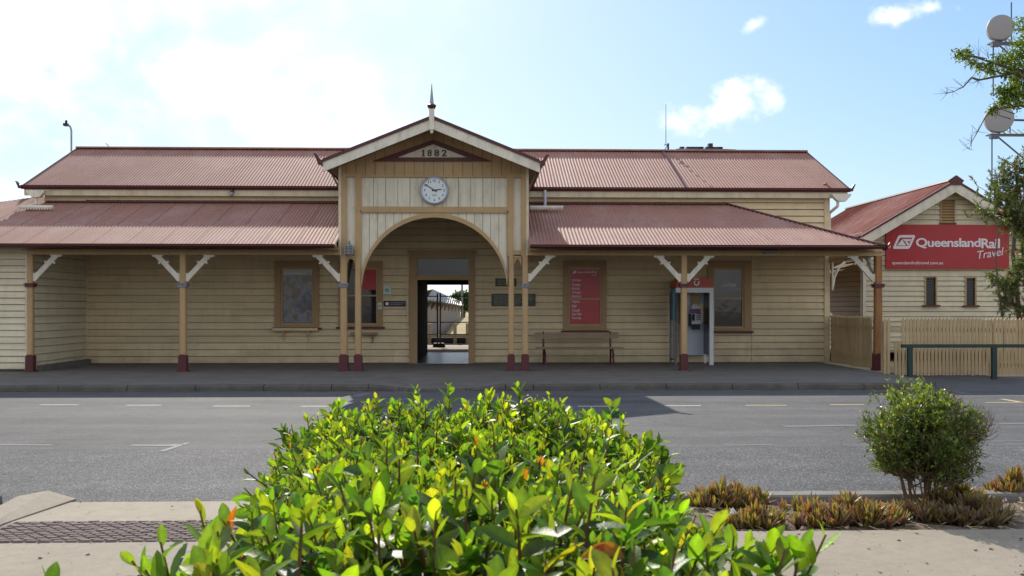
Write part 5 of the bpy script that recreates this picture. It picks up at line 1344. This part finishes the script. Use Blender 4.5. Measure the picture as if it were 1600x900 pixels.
def shoot(base, d, L, n, lmax, young=1.0, seed=None):
    d = d.normalized(); bend = rv(rng,.12); prev = base; ph = rng.uniform(0,6.28)
    pts = [base+d*(L*t)+bend*(L*t*t) for t in (0,.35,.7,1)]
    ST_.path(pts, .0045, .002, 4)
    a0 = d.orthogonal().normalized(); b0 = d.cross(a0)
    for i in range(n):
        t = (i+.5)/n; t = t**.75
        p = base+d*(L*t)+bend*(L*t*t); ang = ph+i*2.4
        out = a0*math.cos(ang)+b0*math.sin(ang)
        el = .15+1.15*t**1.4+rng.uniform(-.28,.28)                   # upper leaves stand up
        dir_ = out*math.cos(el)+d*math.sin(el)+rv(rng,.12)
        ll = lmax*(.62+.5*math.sin(math.pi*min(1,.15+t*.9)))*rng.uniform(.75,1.1)
        if t > .9: ll *= .75
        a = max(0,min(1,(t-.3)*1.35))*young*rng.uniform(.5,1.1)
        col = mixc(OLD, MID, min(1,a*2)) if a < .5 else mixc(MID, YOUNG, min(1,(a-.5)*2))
        q = rng.random()
        if q < .004: col = mixc(YEL, YOUNG, .4)
        elif q < .011 and 2.2 < base.y < 4.3: col = mixc(RED, YEL, .3)
        col = tuple(c*rng.uniform(.8,1.2) for c in col)
        edge = tuple(min(1,c*1.12) for c in col)
        LV.leaf(p, dir_, d+rv(rng,.25), ll, ll*rng.uniform(.40,.52), col, curl=rng.uniform(-.12,.42), fold=rng.uniform(.06,.34), tip=edge)
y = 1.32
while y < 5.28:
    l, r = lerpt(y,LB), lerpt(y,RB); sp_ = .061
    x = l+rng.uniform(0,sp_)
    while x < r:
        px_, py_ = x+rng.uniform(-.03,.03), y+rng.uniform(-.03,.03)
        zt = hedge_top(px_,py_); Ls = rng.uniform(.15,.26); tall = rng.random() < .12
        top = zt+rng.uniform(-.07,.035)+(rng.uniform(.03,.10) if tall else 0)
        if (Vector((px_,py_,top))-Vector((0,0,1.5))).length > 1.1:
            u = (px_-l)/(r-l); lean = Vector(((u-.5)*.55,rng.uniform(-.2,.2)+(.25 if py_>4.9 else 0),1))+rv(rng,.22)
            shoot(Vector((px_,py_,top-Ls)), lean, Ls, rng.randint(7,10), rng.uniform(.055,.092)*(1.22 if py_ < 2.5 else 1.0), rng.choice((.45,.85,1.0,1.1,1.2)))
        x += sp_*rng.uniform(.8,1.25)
    y += sp_
for i in range(560):                                           # the sides
    y = rng.uniform(1.45,5.2); s = -1 if rng.random() < .5 else 1
    x = lerpt(y,LB) if s < 0 else lerpt(y,RB); z = rng.uniform(.12,.86)
    shoot(Vector((x-s*.14,y,z-.06)), Vector((s*1.0,rng.uniform(-.4,.4),rng.uniform(.2,.9))), rng.uniform(.13,.24), 7, rng.uniform(.07,.1), rng.uniform(.3,.9))
for i in range(170):
    x = rng.uniform(-.85,.75); z = rng.uniform(.1,.95); shoot(Vector((x,5.15,z-.06)), Vector((rng.uniform(-.4,.4),1,.5)), .2, 7, .09, .7)
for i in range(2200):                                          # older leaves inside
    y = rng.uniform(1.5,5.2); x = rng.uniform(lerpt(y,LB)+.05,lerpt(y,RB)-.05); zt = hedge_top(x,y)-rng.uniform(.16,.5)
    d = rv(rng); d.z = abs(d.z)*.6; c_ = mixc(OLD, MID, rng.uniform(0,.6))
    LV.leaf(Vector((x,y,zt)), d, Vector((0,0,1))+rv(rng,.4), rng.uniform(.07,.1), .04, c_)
# sprigs that stand out at the edges of the frame, and an old orange leaf
def sprig(px, py, Y, L=.26, n=9, lm=.10, lean=(0,0,1), young=1.0):
    tip = P(px,py,Y); d = Vector(lean).normalized(); shoot(tip-d*L, d, L, n, lm, young)
for a in ((265,852,1.75,.2,8,.085,(-.1,0,1),.5),(225,872,1.7,.2,7,.085,(-.5,0,1),.9),(330,850,1.8,.2,8,.085,(-.2,0,1),1),(1268,866,1.7,.2,8,.09,(.4,0,1),.9),(1290,852,1.72,.2,7,.08,(.55,0,1),1.1),(1215,872,1.65,.18,8,.09,(.2,0,1),.6),(1120,850,1.75,.2,8,.095,(.1,0,1),.8),(65,894,1.6,.15,6,.075,(-.3,0,1),.3),
          (1150,838,1.8,.22,8,.085,(.1,0,1),.9),(1195,842,1.75,.22,8,.085,(.2,0,1),.85),(1235,850,1.72,.22,8,.085,(.45,0,1),1),(1105,800,1.95,.24,9,.09,(.3,0,1),1),
          (437,668,4.6,.25,10,.095,(-.25,0,1),.35),(1040,706,4.2,.25,9,.10,(.5,0,1),.45),(648,603,5.0,.25,10,.09,(0,0,1),1),(706,608,5.0,.22,9,.09,(.1,0,1),1),(857,626,4.9,.25,10,.09,(.05,0,1),.95),(522,634,4.9,.22,9,.09,(-.1,0,1),1),(585,618,5.0,.2,8,.08,(0,0,1),.9),(618,622,5.0,.2,8,.085,(.1,0,1),1.1),(760,612,5.0,.22,9,.085,(0,0,1),1.1),(800,618,5.0,.2,8,.08,(.1,0,1),1),(912,640,4.85,.2,8,.085,(.15,0,1),1.1),(948,655,4.7,.2,8,.085,(.2,0,1),1),(480,652,4.8,.2,8,.085,(-.15,0,1),.9)):
    sprig(a[0],a[1],a[2],a[3],a[4],a[5],a[6],a[7])
p = P(975,884,1.62)
for k in range(4): LV.leaf(p+rv(rng,.012), Vector((rng.uniform(-1,1),-.3,rng.uniform(-.4,.7))), Vector((0,-.6,1)), .06, .035, mixc(RED,YEL,rng.random()), curl=.5)
# woody stems
for i in range(170):
    y = rng.uniform(1.7,5.0); x = rng.uniform(lerpt(y,LB)+.12,lerpt(y,RB)-.12); zt = hedge_top(x,y)-.14
    ST_.path([(x*.75,y,-.02),(x*.85+rng.uniform(-.06,.06),y+rng.uniform(-.08,.08),zt*.5),(x,y,zt)], .013, .005, 5)
LV.build('foliage', M['hedgeleaf'], HG); ST_.build('stems', M['stem'], HG)
mb = MB(); mb.add([(lerpt(y,LB)+.1 if s==0 else lerpt(y,RB)-.1, y, .006) for y in (1.4,5.1) for s in (0,1)],[(0,1,3,2)]); struct(mb.build('hedge_bed', M['mulch']))

# ---- twiggy shrub on the right
rng = random.Random(21)
SBp = G(1440,792,-.04); SB = thing('shrub', tuple(SBp), 'rounded small-leaved shrub with bare twigs beside the road kerb', 'shrub')
LS = Leaves(); TW_ = MB(); k_ = 7.2/F
def inside(p):
    dx = (p.x-SBp.x+.02)/.44; dz_ = (p.z-.50-.08*math.sin(p.x*8+1))/.40; dy = (p.y-SBp.y)/.44
    return dx*dx+dy*dy+dz_*dz_
def twig(p, d, L, r, lev):
    n = 4; pts = [p]; dd = d.normalized()
    for i in range(n):
        dd = (dd+rv(rng,.22)+Vector((0,0,.06))).normalized(); nx_ = pts[-1]+dd*(L/n)
        if lev and inside(nx_) > (1.15 if nx_.x < SBp.x+.1 else 1.7): break
        pts.append(nx_)
    if len(pts) < 2: return
    TW_.path(pts, r, r*.55, 4)
    for q in pts[1:]:
        if lev < 3:
            for _ in range(2 if lev else 3):
                if rng.random() < .74:
                    sd = (dd+rv(rng,.95)).normalized(); twig(q, sd, L*rng.uniform(.45,.7), r*.55, lev+1)
        if lev >= 2:
            rightbare = max(0,(q.x-SBp.x-.05)/.5); e = inside(q)
            if e < 1.25 and rng.random() < (.72-.36*rightbare) * (.2 if q.z < .16 else (.75 if q.z < .3 else 1)) * (.5+.5*math.sin(q.x*17+q.z*13)*math.cos(q.y*11)+.35):
                for _ in range(3):
                    d2 = (dd+rv(rng,1.0)); d2.z += .3; ll = rng.uniform(.024,.046)
                    c_ = mixc((.04,.072,.024),(.19,.25,.055),max(0,min(1,rng.gauss(.35,.3)+(.3 if q.z>.75 else 0))))
                    if rng.random() < .02: c_ = (.42,.36,.03)
                    LS.leaf(q+rv(rng,.015), d2, Vector((0,0,1))+rv(rng,.5), ll, ll*.5, c_, curl=.15, fold=.2, prof=((0,.05),(.4,1),(1,.02)))
for i in range(15):
    a = rng.uniform(0,6.28); o = Vector((math.cos(a)*rng.uniform(.02,.13),math.sin(a)*rng.uniform(.02,.10),-.02))
    twig(SBp+o, Vector((o.x*3.9+rng.uniform(-.17,.17),o.y*3.9,1)), rng.uniform(.44,.61), rng.uniform(.007,.013), 0)
LS.build('foliage', M['treeleaf'], SB, smooth=False); TW_.build('branches', M['twig'], SB)

# ---- purple strap-leaved plants in the bed
def strap_clump(name_label, px0, px1, pyb, h, depth, seed, tone=.5, n=None):
    rng = random.Random(seed)
    b0, b1 = G(px0,pyb,-.03), G(px1,pyb,-.03); w = (b1.x-b0.x)/2; cx_ = (b0.x+b1.x)/2; cy_ = b0.y+depth/2
    t = thing('strap_leaf_plant', (cx_,cy_,-.04), name_label, 'plant', 'purple and orange strap-leaved plants in the kerb bed')
    L_ = Leaves(); S = MB(); n = n or int(w*depth*620)+16
    for i in range(n):
        while True:
            u, v_ = rng.uniform(-1,1), rng.uniform(-1,1)
            if u*u+v_*v_ < 1: break
        x, y_ = cx_+u*w*.92, cy_+v_*depth/2*.9; hh = h*math.sqrt(max(.06,1-(u*u+v_*v_)*.8))*(.82+.3*math.sin(x*21+seed)*math.cos(y_*19+seed))
        zc_ = -.03+max(0,hh-.11)+rng.uniform(-.02,.02); m_ = rng.randint(6,9)
        
        for j in range(m_):
            a = rng.uniform(0,6.28); el = rng.uniform(.55,1.45)
            d = Vector((math.cos(a)*math.cos(el)+u*.25,math.sin(a)*math.cos(el)+v_*.2,math.sin(el)))
            q = rng.random()
            c0 = (.06,.022,.035) if q < .45 else ((.08,.10,.025) if q < .75 else (.15,.06,.04))
            tipc = (.36,.17,.08) if rng.random() < .32 else ((.30,.28,.075) if rng.random() < .72 else (.21,.10,.12))
            c0 = mixc(c0,(.05,.06,.03),max(0,tone-.5)); tipc = mixc(tipc,(.10,.08,.07),max(0,(tone-.5)*1.5))
            L_.leaf(Vector((x,y_,zc_)), d, Vector((math.cos(a),math.sin(a),.4)), rng.uniform(.08,.14), rng.uniform(.022,.031), c0, curl=rng.uniform(-.1,.15), fold=.3, tip=tipc, prof=((0,.8),(.4,1),(.8,.6),(1,.03)))
    L_.build('leaves', M['strapleaf'], t, smooth=False); return t
strap_clump('orange-tipped strap-leaved clump against the kerb, nearest the hedge', 1082, 1212, 800, .22, .34, 1)
strap_clump('low pinkish strap-leaved clump at the footpath edge beside white litter', 1140, 1238, 831, .17, .26, 2)
strap_clump('tiny lone strap-leaved tuft between the low clump and the wide clump', 1238, 1258, 829, .12, .10, 6, n=3)
strap_clump('widest purple strap-leaved clump left of the shrub foot', 1258, 1438, 829, .21, .42, 3)
strap_clump('dark shaded strap-leaved clump right of the shrub foot', 1478, 1606, 826, .19, .38, 4, .85)
strap_clump('tall orange strap-leaved clump against the kerb at the right edge of the photo', 1562, 1680, 783, .23, .36, 5, .45)
strap_clump('half-hidden strap-leaved clump right behind the shrub', 1462, 1556, 795, .17, .3, 8, .6)
strap_clump('low sparse strap-leaved plant in front of the wide clump, by the dry bark', 1225, 1290, 806, .10, .22, 12, .4, n=9)
strap_clump('short dull strap-leaved plant between the shrub foot and the tall clump', 1520, 1572, 806, .12, .26, 17, .7)
strap_clump('low strap-leaved plant under the shrub, touching its stems', 1405, 1500, 818, .13, .30, 13, .75)
# litter
p = G(1143,822,-.03); LT = thing('paper_litter', tuple(p), 'crumpled white paper lying at the bed edge behind hedge leaves', 'litter'); rng = random.Random(4)
mb = MB(); vs = [p+Vector((.05*math.cos(a)*rng.uniform(.6,1.3),.04*math.sin(a),.02+rng.uniform(0,.08))) for a in [k*.7 for k in range(9)]]+[p+Vector((.01,0,.13)),p+Vector((0,0,0))]
mb.add(vs,[(i,(i+1)%9,9) for i in range(9)]+[((i+1)%9,i,10) for i in range(9)]); mb.build('crumpled_sheet', M['litter'], LT)

# ---- trees on the right
def branch(mb, p, d, L, r, rng, n=5, wob=.18, sag=0.0):
    pts = [p]; dd = d.normalized()
    for i in range(n):
        dd = (dd+rv(rng,wob)+Vector((0,0,-sag))).normalized(); pts.append(pts[-1]+dd*(L/n))
    mb.path(pts, r, r*.4, 6); return pts
rng = random.Random(31)
YB_ = 28.5; tb = Vector((X(1594,YB_),YB_,-.1))
BT = thing('bottlebrush_tree', tuple(tb), 'fine-leaved grey-green tree with small red flowers in front of the red sign', 'tree')
TR = MB(); LB_ = Leaves(); FLW = Leaves()
trunk = [tb, tb+Vector((-.05,0,1.6)), tb+Vector((-.22,0,3.2)), tb+Vector((-.1,0,4.8)), tb+Vector((-.05,.1,5.9))]
TR.path(trunk, .085, .03, 8)
TR.path([tb+Vector((-.62,-.3,0)), tb+Vector((-.75,-.3,1.6)), tb+Vector((-.92,-.3,3.0)), tb+Vector((-.85,-.3,4.0))], .035, .015, 6)
def fine_spray(p, d, L, dens=1.0):
    pts = branch(TR, p, d, L, .010, rng, 4, .2, .05)
    for a, b in zip(pts[:-1],pts[1:]):
        for _ in range(int(11*dens)):
            q = a.lerp(b,rng.random()); dd = ((b-a).normalized()+rv(rng,.9)).normalized(); ll = rng.uniform(.07,.13)
            c_ = mixc((.05,.08,.035),(.17,.22,.07),rng.random())
            LB_.quad(q, dd, rv(rng), ll, .022, c_)
    if rng.random() < .16:
        e = pts[-1]
        for _ in range(14): FLW.quad(e+rv(rng,.03), rv(rng), rv(rng), .06, .014, (.45,.03,.03))
for i in range(42):                                            # upper crown
    h = rng.uniform(4.2,6.1); t0 = tb+Vector((-.12,0,h*.93)); a = rng.uniform(0,6.28); L = rng.uniform(.5,1.15)*(1.15 if h < 5.2 else .75)
    pts = branch(TR, t0, Vector((math.cos(a)-.10,math.sin(a)*.7,rng.uniform(.1,.8))), L*(.8 if h<4.6 else 1), .018, rng, 4, .2)
    for q in pts[1:]:
        for _ in range(2): fine_spray(q, rv(rng)+Vector((0,0,.25)), rng.uniform(.25,.5))
for i in range(15):                                            # hanging foliage lower down
    h = rng.uniform(1.6,3.4); t0 = tb+Vector((-.15-(.6 if i%2 else 0),-.2,h)); a = rng.uniform(0,6.28)
    pts = branch(TR, t0, Vector((math.cos(a)*.9+.1,math.sin(a)*.6,rng.uniform(-.3,.3))), rng.uniform(.25,.5), .012, rng, 3, .25, .1)
    for q in pts[1:]:
        for _ in range(3): fine_spray(q, rv(rng)+Vector((0,0,-.5)), rng.uniform(.2,.42), .9)
for i in range(22):                                            # right-hand side, down to the fence
    h = rng.uniform(1.3,4.6); t0 = tb+Vector((.02,-.1,h)); a = rng.uniform(-1.2,1.2)
    pts = branch(TR, t0, Vector((math.cos(a)*.7,math.sin(a)*.8,rng.uniform(-.1,.6))), rng.uniform(.3,.7), .013, rng, 3, .25, .05)
    for q in pts[1:]:
        for _ in range(3): fine_spray(q, rv(rng)+Vector((0,0,-.1)), rng.uniform(.25,.45))
TR.build('trunk', M['bark'], BT); LB_.build('crown', M['treeleaf'], BT, smooth=False); FLW.build('flowers', M['treeleaf'], BT, smooth=False)

rng = random.Random(41)
YU = 27.0; ub = Vector((X(1668,YU),YU,-.1))
UT = thing('street_tree', tuple(ub), 'broad-leaved tree whose leafy and bare branches reach in at the upper right', 'tree')
TR = MB(); LU = Leaves()
TR.path([ub, ub+Vector((.05,0,3)), ub+Vector((-.05,.1,6)), ub+Vector((.0,.2,8.2)), ub+Vector((.1,.2,10))], .20, .06, 9)
def leafy(p, r, n):
    for _ in range(n):
        q = p+Vector((rng.gauss(0,r),rng.gauss(0,r),rng.gauss(0,r*.8)))
        c_ = mixc((.035,.07,.010),(.17,.22,.022),max(0,min(1,rng.gauss(.4,.3))))
        LU.leaf(q, rv(rng)+Vector((0,0,-.25)), Vector((0,0,1))+rv(rng,.6), rng.uniform(.08,.15), .055, c_, prof=((0,.05),(.45,1),(1,.02)))
def limb(pxs, Y, r0, r1, parent_pt=None):
    pts = [P(px,py,Y) for px,py in pxs]
    TR.path(pts, r0, r1, 6); return pts
def at(px, py, dy=0): return P(px,py,YU+dy)
l1 = limb([(1668,140),(1640,110),(1600,112),(1570,104),(1545,96),(1520,88),(1497,84)], YU, .07, .012)
l2 = limb([(1668,190),(1630,150),(1590,112),(1560,119),(1530,125),(1518,121),(1505,136),(1490,143),(1480,146)], YU-.3, .05, .006)
l3 = limb([(1668,160),(1625,140),(1600,150),(1575,140),(1565,160)], YU+.3, .04, .01)
l4 = limb([(1668,240),(1600,165),(1560,170),(1540,182),(1528,205),(1518,222),(1514,232)], YU-.1, .03, .005)
for pts_, c in ((l2,4),(l4,4)):                                # bare twigs
    for q in pts_[c:]:
        for _ in range(5): branch(TR, q, rv(rng)+Vector((-.5,0,.2)), rng.uniform(.2,.5), .007, rng, 4, .3)
for q in (at(1545,92),at(1560,96),at(1530,88),at(1575,80)):
    for _ in range(4): branch(TR, q, Vector((rng.uniform(-.5,.2),rng.uniform(-.3,.3),1)), rng.uniform(.3,.6), .006, rng, 4, .25)
for px, py, r, n in ((1497,84,.10,26),(1508,88,.10,30),(1512,80,.07,16),(1518,98,.09,24),(1530,101,.10,28),(1542,104,.12,34),(1552,110,.12,30),(1558,92,.12,26),(1570,98,.14,44),(1582,88,.16,46),(1590,104,.18,60),(1600,84,.2,60),(1575,112,.12,36),(1588,122,.12,30),(1596,70,.15,40),(1600,45,.15,36),(1594,32,.10,18),
                     (1562,140,.11,28),(1572,148,.14,44),(1584,140,.16,54),(1596,150,.2,70),(1580,160,.14,40),(1566,158,.1,22),(1556,166,.09,24),(1550,174,.06,16),(1592,132,.14,40),(1610,120,.3,120),(1625,95,.35,150),(1630,150,.35,150),(1640,60,.35,150)):
    leafy(at(px,py,rng.uniform(-.4,.4)), r*.85, int(n*3.2))
    e_ = at(px,py); TR.path([e_, e_.lerp(at(px+14,py+9),.6)+rv(rng,.05), at(min(1645,px+30),py+12)], .006, .016, 5)
TR.build('trunk', M['bark'], UT); LU.build('crown', M['treeleaf'], UT, smooth=False)

# ---- trees far behind, seen through the passage
rng = random.Random(51)
YX = 74.0; xb_ = Vector((X(722,YX),YX,0)); XT = thing('distant_tree', tuple(xb_), 'dark round-crowned tree beyond the goods shed, seen through the passage', 'tree')
mb = MB(); mb.path([xb_, xb_+Vector((.1,0,1.2)), xb_+Vector((0,0,2.0))], .22, .12, 8); mb.build('trunk', M['bark'], XT)
LX = Leaves()
for i in range(1500):
    a, b = rng.uniform(0,6.28), math.asin(rng.uniform(-.6,1)); rr_ = rng.uniform(.55,1)**.5*(1+.15*math.sin(a*5)*math.cos(b*4))
    q = xb_+Vector((math.cos(a)*math.cos(b)*1.0*rr_,math.sin(a)*math.cos(b)*1.0*rr_,1.75+math.sin(b)*.95*rr_))
    LX.quad(q, rv(rng), rv(rng), .28, .16, mixc((.018,.04,.015),(.06,.10,.03),rng.random()))
LX.build('crown', M['treeleaf'], XT, smooth=False)

# ================================================================== SKY, SUN, CAMERA
AZ, EL = R(10.6), R(31.3)
W = bpy.data.worlds.new('World'); SC.world = W; W.use_nodes = True; nt = W.node_tree; L = nt.links
bg = nt.nodes['Background']
sky = N(nt, 'ShaderNodeTexSky', sky_type='NISHITA'); sky.sun_disc = False; sky.sun_elevation = EL; sky.sun_rotation = -AZ; sky.air_density = 1.0; sky.dust_density = .6; sky.ozone_density = 2.0
SKY_STRENGTH = .135
tc = N(nt, 'ShaderNodeTexCoord'); sx = N(nt, 'ShaderNodeSeparateXYZ'); L.new(tc.outputs['Generated'], sx.inputs[0])
def math_(op, a, b=None, c=None):
    n = N(nt, 'ShaderNodeMath', operation=op)
    for i, q in enumerate((a,b,c)):
        if q is None: continue
        if isinstance(q, (int,float)): n.inputs[i].default_value = q
        else: L.new(q, n.inputs[i])
    return n.outputs[0]
ysafe = math_('MAXIMUM', sx.outputs[1], .02)
u = math_('DIVIDE', sx.outputs[0], ysafe); v = math_('DIVIDE', sx.outputs[2], ysafe)
cmb = N(nt, 'ShaderNodeCombineXYZ'); L.new(u, cmb.inputs[0]); L.new(v, cmb.inputs[1])
nz = N(nt, 'ShaderNodeTexNoise'); nz.inputs['Scale'].default_value = 24; nz.inputs['Detail'].default_value = 8; nz.inputs['Roughness'].default_value = .58; L.new(cmb.outputs[0], nz.inputs['Vector'])
mp = N(nt, 'ShaderNodeMapping'); mp.inputs['Rotation'].default_value = (0,0,R(-25)); mp.inputs['Scale'].default_value = (1,1.7,1); L.new(cmb.outputs[0], mp.inputs[0])
nz2 = N(nt, 'ShaderNodeTexNoise'); nz2.inputs['Scale'].default_value = 4.2; nz2.inputs['Detail'].default_value = 7; nz2.inputs['Roughness'].default_value = .55; nz2.inputs['Distortion'].default_value = .4; L.new(mp.outputs[0], nz2.inputs['Vector'])
def blob(px, py, ru, rvv, rot, amp=.8, soft=.35):
    q = P(px,py,1.0); uu, vv = q.x, q.z-HC
    du = math_('SUBTRACT', u, uu); dv = math_('SUBTRACT', v, vv); c_, s_ = math.cos(rot), math.sin(rot)
    a = math_('DIVIDE', math_('ADD', math_('MULTIPLY',du,c_), math_('MULTIPLY',dv,s_)), ru); b = math_('DIVIDE', math_('SUBTRACT', math_('MULTIPLY',dv,c_), math_('MULTIPLY',du,s_)), rvv)
    d = math_('SQRT', math_('ADD', math_('MULTIPLY',a,a), math_('MULTIPLY',b,b)))
    d = math_('ADD', d, math_('MULTIPLY', math_('SUBTRACT', nz.outputs[0], .42), amp*2.9))
    r = N(nt, 'ShaderNodeMapRange', interpolation_type='SMOOTHSTEP'); L.new(d, r.inputs[0]); r.inputs[1].default_value = 1.0; r.inputs[2].default_value = 1-soft; r.inputs[3].default_value = 0; r.inputs[4].default_value = 1
    return r.outputs[0]
m1 = blob(1130,170,.092,.034,R(17),.80,.85); m2 = blob(1400,24,.065,.017,R(12),.95,.9); m3 = blob(1180,38,.020,.010,R(25),.9,1.0)
# the broken cloud bank over the left half of the sky
rb = N(nt, 'ShaderNodeMapRange', interpolation_type='SMOOTHSTEP'); L.new(nz2.outputs[0], rb.inputs[0]); rb.inputs[1].default_value = .39; rb.inputs[2].default_value = .63
side = N(nt, 'ShaderNodeMapRange', interpolation_type='SMOOTHSTEP'); L.new(u, side.inputs[0]); side.inputs[1].default_value = .05; side.inputs[2].default_value = -.22
m4 = math_('MULTIPLY', rb.outputs[0], side.outputs[0])
cm = math_('MAXIMUM', math_('MAXIMUM', m1, math_('MULTIPLY',m2,.85)), math_('MAXIMUM', math_('MULTIPLY',m3,.6), math_('MULTIPLY',m4,.9)))
front = N(nt, 'ShaderNodeMapRange'); L.new(sx.outputs[1], front.inputs[0]); front.inputs[1].default_value = .02; front.inputs[2].default_value = .2
cm = math_('MULTIPLY', cm, front.outputs[0])
shade = N(nt, 'ShaderNodeMapRange'); nz3 = N(nt, 'ShaderNodeTexNoise'); nz3.inputs['Scale'].default_value = 14; nz3.inputs['Detail'].default_value = 4; L.new(cmb.outputs[0], nz3.inputs['Vector']); L.new(nz3.outputs[0], shade.inputs[0])
shade.inputs[1].default_value = .35; shade.inputs[2].default_value = .6
ccol = N(nt, 'ShaderNodeMix', data_type='RGBA'); ccol.inputs[6].default_value = (5.5,5.8,6.4,1); ccol.inputs[7].default_value = (9.5,9.5,9.5,1); L.new(shade.outputs[0], ccol.inputs[0])
# sky: soft shoulder so that the part near the sun does not burn out, then the clouds
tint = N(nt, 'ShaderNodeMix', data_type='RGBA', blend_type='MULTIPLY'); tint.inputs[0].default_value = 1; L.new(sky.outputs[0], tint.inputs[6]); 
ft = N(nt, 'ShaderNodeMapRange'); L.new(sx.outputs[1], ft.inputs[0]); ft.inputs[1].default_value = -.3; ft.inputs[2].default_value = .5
tm = N(nt, 'ShaderNodeMix', data_type='RGBA'); tm.inputs[6].default_value = (1.05,.93,.76,1); tm.inputs[7].default_value = (.92,1.17,1.50,1); L.new(ft.outputs[0], tm.inputs[0]); L.new(tm.outputs[2], tint.inputs[7])  # unseen rear sky tinted warm for the light on the facade
cv = N(nt, 'ShaderNodeSeparateColor'); L.new(tint.outputs[2], cv.inputs[0]); cb = N(nt, 'ShaderNodeCombineColor')
for i in range(3):
    KN_ = 7.7
    e = math_('SUBTRACT', 1.0, math_('POWER', 2.71828, math_('MULTIPLY', cv.outputs[i], -1.0/KN_)))
    L.new(math_('MULTIPLY', e, KN_*(.95,.985,1.08)[i]), cb.inputs[i])
# unseen bright cloud added behind the camera to fill the shaded facade
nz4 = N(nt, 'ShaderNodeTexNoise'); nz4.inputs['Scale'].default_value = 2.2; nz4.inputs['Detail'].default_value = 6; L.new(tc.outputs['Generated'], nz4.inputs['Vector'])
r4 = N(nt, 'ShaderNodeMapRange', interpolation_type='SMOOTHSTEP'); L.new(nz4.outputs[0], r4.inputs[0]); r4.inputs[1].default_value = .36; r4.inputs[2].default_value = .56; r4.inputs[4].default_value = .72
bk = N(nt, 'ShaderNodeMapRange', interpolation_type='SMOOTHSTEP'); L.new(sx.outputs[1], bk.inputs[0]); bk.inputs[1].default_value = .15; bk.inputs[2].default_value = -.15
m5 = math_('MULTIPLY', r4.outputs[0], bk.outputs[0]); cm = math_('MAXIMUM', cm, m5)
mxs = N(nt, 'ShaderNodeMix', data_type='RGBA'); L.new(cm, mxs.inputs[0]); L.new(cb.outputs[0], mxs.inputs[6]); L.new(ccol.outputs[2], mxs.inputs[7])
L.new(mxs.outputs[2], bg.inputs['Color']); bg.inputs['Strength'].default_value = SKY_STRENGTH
su = bpy.data.lights.new('sun', 'SUN'); su.energy = 4.2; su.angle = R(.5); su.color = (1,.93,.82)
so = bpy.data.objects.new('sun', su); COL.objects.link(so)
Sd = Vector((-math.sin(AZ)*math.cos(EL), math.cos(AZ)*math.cos(EL), math.sin(EL))); so.rotation_euler = Sd.to_track_quat('Z','Y').to_euler(); so.location = Sd*80
cam = bpy.data.cameras.new('camera'); co = bpy.data.objects.new('camera', cam); COL.objects.link(co)
co.location = (0,0,HC); co.rotation_euler = (R(90),0,-TH); cam.sensor_width = 36; cam.lens = 36*F/1600; cam.shift_y = 30/1600; cam.clip_end = 5000; cam.clip_start = .05
cam.dof.use_dof = True; cam.dof.focus_distance = 16; cam.dof.aperture_fstop = 11
SC.camera = co
vs_ = SC.view_settings; vs_.view_transform = 'Standard'; vs_.look = 'None'; vs_.gamma = 1; vs_.use_curve_mapping = False; vs_.exposure = .32
SC.render.engine = 'CYCLES'
